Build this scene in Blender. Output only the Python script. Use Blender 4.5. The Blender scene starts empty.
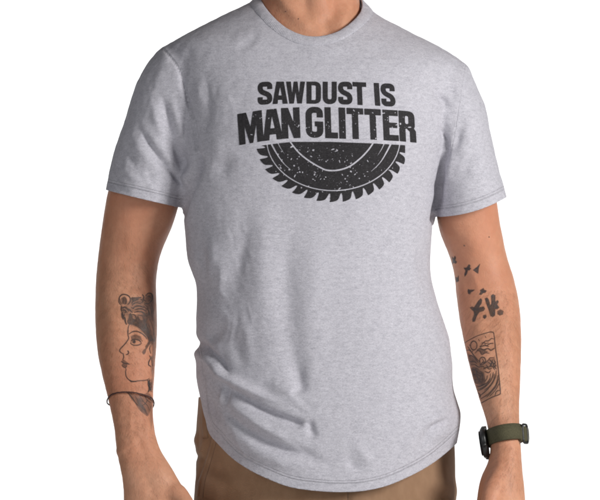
import bpy, math, random
import numpy as np
from mathutils import Vector, noise
from mathutils.bvhtree import BVHTree
rng = np.random.default_rng(7)
random.seed(7)
C = bpy.context.scene.collection
S = 0.00135           # metres per photo pixel at the body's depth
D = 3.2               # camera distance
ZC = 1.18             # camera height

def P(px, py, y=0.0):
    k = (D + y) / D
    return np.array([(px - 300) * S * k, y, ZC - (py - 250) * S * k])

def to_px(V):
    k = (D + V[:, 1]) / D
    return V[:, 0] / (S * k) + 300, 250 - (V[:, 2] - ZC) / (S * k)

def sstep(a, b, x):
    t = np.clip((x - a) / (b - a), 0, 1)
    return t * t * (3 - 2 * t)

# ------------------------------------------------------------------ mesh tools
def new_mesh(name, V, F, mat=None, smooth=True):
    me = bpy.data.meshes.new(name)
    me.from_pydata(np.asarray(V).tolist(), [], F if isinstance(F, list) else np.asarray(F).tolist())
    me.update()
    if smooth:
        me.polygons.foreach_set('use_smooth', [True] * len(me.polygons))
    if mat: me.materials.append(mat)
    return me

def obj(name, V, F, mat=None, parent=None, smooth=True):
    me = new_mesh(name, V, F, mat, smooth)
    o = bpy.data.objects.new(name, me)
    C.objects.link(o)
    if parent: o.parent = parent
    return o

def add_attr(o, name, vals):
    a = o.data.attributes.new(name, 'FLOAT', 'POINT')
    a.data.foreach_set('value', np.asarray(vals, dtype=np.float32))

def loft(rings, n=48, cap=True):
    """rings: (centre, U vector, V vector, exponent)"""
    V, F = [], []
    th = np.linspace(0, 2 * math.pi, n, endpoint=False)
    for (c, U, W, e) in rings:
        cu = np.sign(np.cos(th)) * np.abs(np.cos(th)) ** (2 / e)
        sv = np.sign(np.sin(th)) * np.abs(np.sin(th)) ** (2 / e)
        V += [np.array(c) + np.array(U) * a + np.array(W) * b for a, b in zip(cu, sv)]
    for i in range(len(rings) - 1):
        for j in range(n):
            a = i * n + j; b = i * n + (j + 1) % n
            F.append([a, b, b + n, a + n])
    if cap:
        F.append(list(range(n))[::-1])
        m = (len(rings) - 1) * n
        F.append([m + j for j in range(n)])
    return V, F

def smooth_rings(keys, cols, ys, sig=1.2):
    """interpolate key rows (first col = parameter) and smooth slightly"""
    K = np.array(keys, float)
    out = [np.interp(ys, K[:, 0], K[:, c]) for c in range(1, K.shape[1])]
    res = []
    for o in out:
        k = np.exp(-0.5 * (np.arange(-4, 5) / sig) ** 2); k /= k.sum()
        pad = np.concatenate([2 * o[0] - o[4:0:-1], o, 2 * o[-1] - o[-2:-6:-1]])
        res.append(np.convolve(pad, k, 'valid'))
    return res

def join(parts):
    V, F, n = [], [], 0
    for v, f in parts:
        V += list(v); F += [[i + n for i in q] for q in f]; n += len(v)
    return V, F

def remesh(parts, voxel):
    V, F = join(parts)
    me = new_mesh('tmp', V, F)
    o = bpy.data.objects.new('tmp', me); C.objects.link(o)
    m = o.modifiers.new('r', 'REMESH'); m.mode = 'VOXEL'; m.voxel_size = voxel; m.adaptivity = 0
    dg = bpy.context.evaluated_depsgraph_get()
    ev = o.evaluated_get(dg); em = ev.to_mesh()
    n = len(em.vertices); co = np.empty(n * 3); em.vertices.foreach_get('co', co)
    V = co.reshape(-1, 3).copy()
    tot = np.empty(len(em.polygons), int); em.polygons.foreach_get('loop_total', tot)
    li = np.empty(len(em.loops), int); em.loops.foreach_get('vertex_index', li)
    ev.to_mesh_clear(); bpy.data.objects.remove(o); bpy.data.meshes.remove(me)
    assert (tot == 4).all()
    return V, li.reshape(-1, 4)

def smooth(V, F, it, w=0.6):
    E = np.concatenate([F[:, [0, 1]], F[:, [1, 2]], F[:, [2, 3]], F[:, [3, 0]]])
    a, b = E[:, 0], E[:, 1]; n = len(V)
    cnt = np.bincount(a, minlength=n) + np.bincount(b, minlength=n)
    cnt = np.maximum(cnt, 1)
    for k in range(it):
        N = np.stack([np.bincount(a, V[b, c], n) + np.bincount(b, V[a, c], n) for c in range(3)], 1) / cnt[:, None]
        V = V + w * (N - V)
    return V

def normals(V, F):
    fn = np.cross(V[F[:, 2]] - V[F[:, 0]], V[F[:, 3]] - V[F[:, 1]])
    N = np.zeros_like(V)
    for c in range(3):
        for k in range(4):
            N[:, c] += np.bincount(F[:, k], fn[:, c], len(V))
    return N / np.maximum(np.linalg.norm(N, axis=1), 1e-12)[:, None]

def clip(V, F, f, attrs):
    """keep the side f > 0; V array, F list of polygons, attrs list of arrays (interpolated)"""
    V = [tuple(v) for v in V]; attrs = [list(a) for a in attrs]; f = list(f)
    cut, out = {}, []
    pos = np.array(f) > 0
    for q in F:
        s = [pos[i] for i in q]
        if all(s): out.append(list(q)); continue
        if not any(s): continue
        r = []
        for i in range(len(q)):
            a, b = q[i], q[(i + 1) % len(q)]
            if pos[a]: r.append(a)
            if pos[a] != pos[b]:
                k = (min(a, b), max(a, b))
                if k not in cut:
                    a0, b0 = k
                    t = f[a0] / (f[a0] - f[b0]); t = min(max(t, .02), .98)
                    cut[k] = len(V)
                    V.append(tuple(V[a0][c] * (1 - t) + V[b0][c] * t for c in range(3)))
                    for A in attrs: A.append(A[a0] * (1 - t) + A[b0] * t)
                r.append(cut[k])
        if len(r) >= 3: out.append(r)
    used = sorted({i for q in out for i in q}); m = {u: i for i, u in enumerate(used)}
    return (np.array([V[u] for u in used]), [[m[i] for i in q] for q in out],
            [np.array([A[u] for u in used]) for A in attrs])

# ------------------------------------------------------------------ materials
def mat_new(name):
    m = bpy.data.materials.new(name); m.use_nodes = True
    nt = m.node_tree; b = nt.nodes['Principled BSDF']
    return m, nt, b
def nd(nt, t, **kw):
    n = nt.nodes.new(t)
    for k, v in kw.items():
        if k.startswith('i_'): n.inputs[k[2:].replace('_', ' ')].default_value = v
        else: setattr(n, k, v)
    return n
def ramp(nt, fac, stops):
    r = nt.nodes.new('ShaderNodeValToRGB'); nt.links.new(fac, r.inputs[0])
    e = r.color_ramp.elements
    while len(e) < len(stops): e.new(0.5)
    for s, (p, c) in zip(e, stops):
        s.position = p; s.color = (c, c, c, 1) if isinstance(c, (int, float)) else (*c, 1)
    return r.outputs[0]
def math_(nt, op, a, b=None, c=None):
    n = nt.nodes.new('ShaderNodeMath'); n.operation = op
    for i, v in enumerate((a, b, c)):
        if v is None: continue
        if isinstance(v, (int, float)): n.inputs[i].default_value = v
        else: nt.links.new(v, n.inputs[i])
    return n.outputs[0]
def mix(nt, fac, a, b, mode='MIX'):
    n = nt.nodes.new('ShaderNodeMix'); n.data_type = 'RGBA'; n.blend_type = mode
    if isinstance(fac, (int, float)): n.inputs[0].default_value = fac
    else: nt.links.new(fac, n.inputs[0])
    for i, v in ((6, a), (7, b)):
        if isinstance(v, tuple): n.inputs[i].default_value = (*v, 1)
        else: nt.links.new(v, n.inputs[i])
    return n.outputs[2]
def coords(nt, scale=(1, 1, 1)):
    tc = nt.nodes.new('ShaderNodeTexCoord'); mp = nt.nodes.new('ShaderNodeMapping')
    mp.inputs['Scale'].default_value = scale
    nt.links.new(tc.outputs['Object'], mp.inputs[0]); return mp.outputs[0]
def noise_n(nt, vec, scale, detail=3, rough=.55):
    n = nt.nodes.new('ShaderNodeTexNoise'); nt.links.new(vec, n.inputs['Vector'])
    n.inputs['Scale'].default_value = scale; n.inputs['Detail'].default_value = detail
    n.inputs['Roughness'].default_value = rough
    return n.outputs['Fac']
def attr(nt, name):
    n = nt.nodes.new('ShaderNodeAttribute'); n.attribute_name = name; return n.outputs['Fac']

def heather(name, seam=True, rib=False):
    m, nt, b = mat_new(name)
    fine = noise_n(nt, coords(nt, (1, 1, 3.4)), 480, 4, .75)
    mid = noise_n(nt, coords(nt, (1, 1, 2.6)), 130, 3, .6)
    big = noise_n(nt, coords(nt, (1, 1, 1)), 18, 2)
    v = math_(nt, 'ADD', math_(nt, 'MULTIPLY', fine, .72), math_(nt, 'MULTIPLY', mid, .28))
    col = ramp(nt, v, [(.36, (.335, .327, .370)), (.48, (.476, .467, .516)), (.62, (.615, .603, .655))])
    col = mix(nt, math_(nt, 'MULTIPLY', big, .12), col, (.40, .392, .43))
    # a few darker yarns of the melange
    yarn = noise_n(nt, coords(nt, (1, 1, 5)), 260, 2, .5)
    col = mix(nt, ramp(nt, yarn, [(.62, 0.), (.76, .45)]), col, (.27, .263, .30))
    knit = nt.nodes.new('ShaderNodeTexWave'); knit.bands_direction = 'X'
    nt.links.new(coords(nt), knit.inputs['Vector']); knit.inputs['Scale'].default_value = 240
    knit.inputs['Distortion'].default_value = 2.5; knit.inputs['Detail Scale'].default_value = 3
    h = math_(nt, 'ADD', v, math_(nt, 'MULTIPLY', knit.outputs['Fac'], .035))
    bump = nt.nodes.new('ShaderNodeBump'); bump.inputs['Distance'].default_value = .0007
    bump.inputs['Strength'].default_value = .8
    nt.links.new(h, bump.inputs['Height'])
    last = bump.outputs[0]
    if rib:
        r = math_(nt, 'SINE', math_(nt, 'MULTIPLY', attr(nt, 'around'), 1))
        b2 = nt.nodes.new('ShaderNodeBump'); b2.inputs['Distance'].default_value = .0004; b2.inputs['Strength'].default_value = .28
        nt.links.new(r, b2.inputs['Height']); nt.links.new(last, b2.inputs['Normal']); last = b2.outputs[0]
    if seam:
        d = attr(nt, 'edge')      # metres from the nearest edge (hem, cuff or neck)
        g1 = ramp(nt, math_(nt, 'MULTIPLY', d, 20), [(.21, 1.), (.232, 0.), (.254, 1.), (.29, 1.), (.305, .35), (.32, 1.)])
        g1 = math_(nt, 'MAXIMUM', g1, attr(nt, 'nostitch'))
        b3 = nt.nodes.new('ShaderNodeBump'); b3.inputs['Distance'].default_value = .0012; b3.inputs['Strength'].default_value = .85
        nt.links.new(g1, b3.inputs['Height']); nt.links.new(last, b3.inputs['Normal']); last = b3.outputs[0]
        g2 = attr(nt, 'armseam')
        g3 = ramp(nt, math_(nt, 'MULTIPLY', g2, 100), [(.0, 0.), (.12, .5), (.3, 1.)])
        b4 = nt.nodes.new('ShaderNodeBump'); b4.inputs['Distance'].default_value = .0018; b4.inputs['Strength'].default_value = .9
        nt.links.new(g3, b4.inputs['Height']); nt.links.new(last, b4.inputs['Normal']); last = b4.outputs[0]
    nt.links.new(last, b.inputs['Normal'])
    nt.links.new(col, b.inputs['Base Color'])
    b.inputs['Roughness'].default_value = .92
    b.inputs['Specular IOR Level'].default_value = .2
    b.inputs['Sheen Weight'].default_value = .06
    b.inputs['Sheen Roughness'].default_value = .5
    return m

def skin_mat():
    m, nt, b = mat_new('skin')
    v1 = noise_n(nt, coords(nt), 22, 4, .6)
    v2 = noise_n(nt, coords(nt), 160, 4, .65)
    v3 = noise_n(nt, coords(nt, (1, 1, .4)), 55, 4, .7)
    col = ramp(nt, v1, [(.30, (.50, .228, .132)), (.5, (.565, .275, .166)), (.70, (.60, .312, .197))])
    col = mix(nt, ramp(nt, v2, [(.40, .40), (.6, 0.)]), col, (.46, .21, .125))
    col = mix(nt, ramp(nt, v3, [(.56, 0.), (.72, .25)]), col, (.56, .29, .18))
    v5 = noise_n(nt, coords(nt, (1, 1, .6)), 9, 3, .5)
    col = mix(nt, ramp(nt, v5, [(.42, 0.), (.66, .45)]), col, (.52, .205, .122))
    col = mix(nt, ramp(nt, v5, [(.30, .35), (.46, 0.)]), col, (.61, .345, .228))
    nt.links.new(col, b.inputs['Base Color'])
    b.inputs['Subsurface Weight'].default_value = .22
    b.inputs['Subsurface Radius'].default_value = (1, .35, .2)
    b.inputs['Subsurface Scale'].default_value = .008
    b.inputs['Specular IOR Level'].default_value = .35
    r = ramp(nt, v2, [(.3, .50), (.7, .66)])
    nt.links.new(r, b.inputs['Roughness'])
    vo = nt.nodes.new('ShaderNodeTexVoronoi'); nt.links.new(coords(nt, (1, 1, .6)), vo.inputs['Vector']); vo.inputs['Scale'].default_value = 620
    h = math_(nt, 'ADD', math_(nt, 'MULTIPLY', vo.outputs['Distance'], .6), math_(nt, 'MULTIPLY', v2, 1.2))
    bump = nt.nodes.new('ShaderNodeBump'); bump.inputs['Distance'].default_value = .0006; bump.inputs['Strength'].default_value = .55
    nt.links.new(h, bump.inputs['Height']); nt.links.new(bump.outputs[0], b.inputs['Normal'])
    return m

def simple(name, col, rough=.5, metal=0., nscale=0, namt=.15, bump_d=0., spec=.5, sc=(1, 1, 1)):
    m, nt, b = mat_new(name)
    b.inputs['Roughness'].default_value = rough; b.inputs['Metallic'].default_value = metal
    b.inputs['Specular IOR Level'].default_value = spec
    if nscale:
        v = noise_n(nt, coords(nt, sc), nscale, 4, .6)
        a = tuple(c * (1 - namt) for c in col); d = tuple(min(1, c * (1 + namt)) for c in col)
        nt.links.new(ramp(nt, v, [(.35, a), (.65, d)]), b.inputs['Base Color'])
        if bump_d:
            bp = nt.nodes.new('ShaderNodeBump'); bp.inputs['Distance'].default_value = bump_d
            nt.links.new(v, bp.inputs['Height']); nt.links.new(bp.outputs[0], b.inputs['Normal'])
    else: b.inputs['Base Color'].default_value = (*col, 1)
    return m

def twill():
    m, nt, b = mat_new('brown_twill')
    v = noise_n(nt, coords(nt, (1, 1, .5)), 60, 4, .6)
    w = nt.nodes.new('ShaderNodeTexWave'); w.bands_direction = 'DIAGONAL'
    nt.links.new(coords(nt), w.inputs['Vector']); w.inputs['Scale'].default_value = 420; w.inputs['Distortion'].default_value = 2.5
    col = ramp(nt, v, [(.3, (.29, .168, .096)), (.7, (.365, .222, .134))])
    col = mix(nt, math_(nt, 'MULTIPLY', w.outputs['Fac'], .15), col, (.22, .13, .075))
    nt.links.new(col, b.inputs['Base Color'])
    bp = nt.nodes.new('ShaderNodeBump'); bp.inputs['Distance'].default_value = .0008; bp.inputs['Strength'].default_value = .8
    nt.links.new(math_(nt, 'ADD', v, math_(nt, 'MULTIPLY', w.outputs['Fac'], .35)), bp.inputs['Height']); nt.links.new(bp.outputs[0], b.inputs['Normal'])
    b.inputs['Roughness'].default_value = .85; b.inputs['Sheen Weight'].default_value = .1
    b.inputs['Specular IOR Level'].default_value = .25
    return m

def ink_print():
    m, nt, b = mat_new('print_ink')
    v = noise_n(nt, coords(nt, (1, 1, 2.5)), 420, 4, .7)
    v2 = noise_n(nt, coords(nt), 60, 3, .6)
    col = ramp(nt, v, [(.35, (.012, .011, .0125)), (.58, (.026, .0235, .026)), (.72, (.09, .086, .094))])
    nt.links.new(mix(nt, math_(nt, 'MULTIPLY', v2, .3), col, (.03, .029, .031)), b.inputs['Base Color'])
    b.inputs['Roughness'].default_value = .75; b.inputs['Specular IOR Level'].default_value = .25
    bp = nt.nodes.new('ShaderNodeBump'); bp.inputs['Distance'].default_value = .0005; bp.inputs['Strength'].default_value = .6
    nt.links.new(v, bp.inputs['Height']); nt.links.new(bp.outputs[0], b.inputs['Normal'])
    return m

def ink_tattoo():
    m, nt, b = mat_new('tattoo_ink')
    v = noise_n(nt, coords(nt), 500, 3, .6)
    nt.links.new(ramp(nt, v, [(.3, (.032, .030, .032)), (.7, (.062, .052, .050))]), b.inputs['Base Color'])
    b.inputs['Roughness'].default_value = .5; b.inputs['Subsurface Weight'].default_value = .1
    b.inputs['Subsurface Scale'].default_value = .003
    tr = nt.nodes.new('ShaderNodeBsdfTransparent'); mx = nt.nodes.new('ShaderNodeMixShader')
    out = nt.nodes['Material Output']
    v4 = noise_n(nt, coords(nt), 220, 3, .6)
    al = math_(nt, 'MULTIPLY', attr(nt, 'dens'), ramp(nt, v4, [(.3, .72), (.7, .95)]))
    nt.links.new(al, mx.inputs[0]); nt.links.new(tr.outputs[0], mx.inputs[1]); nt.links.new(b.outputs[0], mx.inputs[2])
    nt.links.new(mx.outputs[0], out.inputs[0])
    return m

M_shirt = heather('heather_jersey'); M_rib = heather('heather_rib', seam=False, rib=True)
M_skin = skin_mat(); M_twill = twill(); M_print = ink_print(); M_tat = ink_tattoo()

# ------------------------------------------------------------------ person root
person = bpy.data.objects.new('person', None); C.objects.link(person)
person['label'] = 'person in a heather grey printed t-shirt and brown trousers, tattooed arms hanging at the sides'
person['category'] = 'person'
CX = 312

# ------------------------------------------------------------------ shirt
#       py    L    R    yc    half-depth  exp
TOR = [(-40, 276, 348, .030, .050, 2.0),
       (-15, 268, 356, .026, .060, 2.0),
       (0,   256, 361, .022, .066, 2.0),
       (8,   240, 369, .020, .071, 2.0),
       (17,  221, 379, .016, .078, 2.0),
       (26,  202, 398, .012, .085, 2.05),
       (36,  184, 416, .008, .092, 2.1),
       (46,  164, 438, .004, .099, 2.15),
       (60,  164, 460, .000, .106, 2.25),
       (72,  166, 466, -.003, .112, 2.3),
       (90,  172, 459, -.006, .119, 2.4),
       (110, 178, 452, -.008, .125, 2.45),
       (135, 182, 446, -.009, .128, 2.5),
       (160, 182, 441, -.009, .127, 2.5),
       (185, 182, 436, -.010, .124, 2.45),
       (207, 182, 433.5, -.011, .121, 2.4),
       (225, 184.5, 432.3, -.012, .119, 2.35),
       (245, 186, 431, -.013, .117, 2.3),
       (260, 187, 430, -.014, .116, 2.3),
       (276, 193, 431, -.014, .116, 2.3),
       (287, 197, 433, -.014, .116, 2.3),
       (305, 197, 438, -.014, .117, 2.3),
       (322, 196, 444, -.014, .118, 2.3),
       (336, 199, 449, -.014, .119, 2.3),
       (343, 201, 450, -.014, .119, 2.3),
       (352, 197, 451, -.014, .120, 2.3),
       (375, 196, 452, -.014, .123, 2.3),
       (390, 199, 453, -.014, .126, 2.3),
       (401, 201, 457, -.014, .128, 2.3),
       (412, 203, 461, -.014, .130, 2.3),
       (425, 206, 460, -.015, .131, 2.3),
       (440, 209, 457, -.015, .131, 2.3),
       (455, 208, 455, -.015, .130, 2.3),
       (475, 206, 455, -.015, .129, 2.3),
       (510, 206, 455, -.015, .126, 2.3)]
def torso_rings(grow=0.0, ymax=510, ymin=-40, step=3.5):
    ys = np.arange(ymin, ymax + .1, step)
    L, R, yc, hd, ex = smooth_rings(TOR, None, ys, 1.0)
    out = []
    for i, y in enumerate(ys):
        a, b = P(L[i], y, yc[i]), P(R[i], y, yc[i])
        c = (a + b) / 2; hw = (b[0] - a[0]) / 2 + grow
        out.append((c, (hw, 0, 0), (0, max(hd[i] + grow, .02), 0), ex[i]))
    return out

def seg_rings(keys, n):
    """keys: (ox,oy,ix,iy,yc,hd,exp): rings spanned by an outer and an inner silhouette point"""
    K = np.array(keys, float); t = np.linspace(0, len(K) - 1, n)
    cols = smooth_rings(np.column_stack([np.arange(len(K)), K]), None, t, 1.0)
    out = []
    for ox, oy, ix, iy, yc, hd, ex in zip(*cols):
        a, b = P(ox, oy, yc), P(ix, iy, yc)
        out.append(((a + b) / 2, (b - a) / 2, (0, hd, 0), ex))
    return out
SLV_L = [(215, 55, 235, 120, .000, .060, 2.1),
         (190, 46, 216, 140, .000, .070, 2.1),
         (164, 44.5, 203, 150, .000, .075, 2.1),
         (148, 62, 199, 160, .000, .073, 2.1),
         (135, 86, 195, 168, .000, .071, 2.1),
         (125, 117, 192, 177, .000, .068, 2.1),
         (114, 152, 188, 190, .000, .066, 2.1),
         (106, 189, 182, 207, .000, .063, 2.1),
         (105.3, 194, 181, 212, .000, .063, 2.1)]
SLV_R = [(400, 60, 385, 120, .000, .060, 2.1),
         (440, 50, 412, 135, .000, .070, 2.1),
         (467.5, 64, 428, 148, .000, .074, 2.1),
         (475, 83, 431, 158, .000, .073, 2.1),
         (485, 106, 434, 170, .000, .071, 2.1),
         (491, 138, 435, 186, .000, .068, 2.1),
         (499, 171, 435, 201, .000, .066, 2.1),
         (507, 199, 434, 221, .000, .063, 2.1),
         (508, 203, 435.3, 226, .000, .063, 2.1)]
VOX = .0022
V, F = remesh([loft(torso_rings(), 96), loft(seg_rings(SLV_L, 40), 64), loft(seg_rings(SLV_R, 40), 64)], VOX)
V = smooth(V, F, 14)

def poly_dist(px, py, pts):
    """signed distance (px) to a polyline, and parameter along it 0..1"""
    pts = np.array(pts, float)
    best = np.full(px.shape, 1e9); sgn = np.ones(px.shape); par = np.zeros(px.shape)
    L = np.linalg.norm(np.diff(pts, axis=0), axis=1); cum = np.concatenate([[0], np.cumsum(L)])
    for i in range(len(pts) - 1):
        a, b = pts[i], pts[i + 1]; d = b - a
        t = np.clip(((px - a[0]) * d[0] + (py - a[1]) * d[1]) / (d @ d), 0, 1)
        ex, ey = px - a[0] - t * d[0], py - a[1] - t * d[1]
        q = np.hypot(ex, ey); m = q < best
        best[m] = q[m]; sgn[m] = np.sign(d[0] * ey - d[1] * ex)[m]; par[m] = ((cum[i] + t * L[i]) / cum[-1])[m]
    return best, sgn, par

def cr(pts, n=6):
    """Catmull-Rom through the points"""
    p = np.array(pts, float)
    if len(p) < 3: return p
    q = np.vstack([2 * p[0] - p[1], p, 2 * p[-1] - p[-2]]); out = []
    for i in range(1, len(q) - 2):
        for t in np.linspace(0, 1, n, endpoint=False):
            out.append(.5 * ((2 * q[i]) + (-q[i - 1] + q[i + 1]) * t + (2 * q[i - 1] - 5 * q[i] + 4 * q[i + 1] - q[i + 2]) * t * t
                             + (-q[i - 1] + 3 * q[i] - 3 * q[i + 1] + q[i + 2]) * t ** 3))
    out.append(p[-1]); return np.array(out)

def folds(V, N, strokes, warp=0.):
    px, py = to_px(V); disp = np.zeros(len(V))
    if warp:
        w1 = np.array([noise.noise_vector(Vector((v[0] * 22, v[1] * 6, v[2] * 22))) for v in V])
        w2 = np.array([noise.noise_vector(Vector((v[0] * 60, v[1] * 10, v[2] * 60))) for v in V])
        px = px + warp * w1[:, 0] + .3 * warp * w2[:, 0]; py = py + warp * w1[:, 2] + .3 * warp * w2[:, 2]
    front = sstep(.25, -.15, N[:, 1])
    for kind, h, w, pts, *ends in strokes:
        e0, e1 = ends[0] if ends else (.25, .25)
        if e0 >= .3: e0 = .5
        if e1 >= .3: e1 = .5
        pts = cr(pts); pa = np.array(pts)
        m = ((px > pa[:, 0].min() - 4 * w) & (px < pa[:, 0].max() + 4 * w) &
             (py > pa[:, 1].min() - 4 * w) & (py < pa[:, 1].max() + 4 * w) & (front > 0))
        d, s, t = poly_dist(px[m], py[m], pts)
        tap = sstep(0, e0, t) if e0 else 1
        tap = tap * (sstep(0, e1, 1 - t) if e1 else 1)
        # fade round the ends also radially
        if kind == 'g': v = h * np.exp(-(d / w) ** 2)                       # soft ridge (+) or valley (-)
        elif kind == 'c': v = h * np.exp(-np.abs(d) / w)                    # sharp crease
        elif kind == 's': v = h * 2.33 * (s * d / w) * np.exp(-(d / w) ** 2)  # ridge on one side, valley on the other
        elif kind == 'o': v = h * np.where(s > 0, np.exp(-(d / (2.6 * w)) ** 2), -.55 * np.exp(-(d / (.55 * w)) ** 2))  # overlap
        disp[m] += v * tap * front[m] * .001
    return disp

N = normals(V, F)
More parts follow.
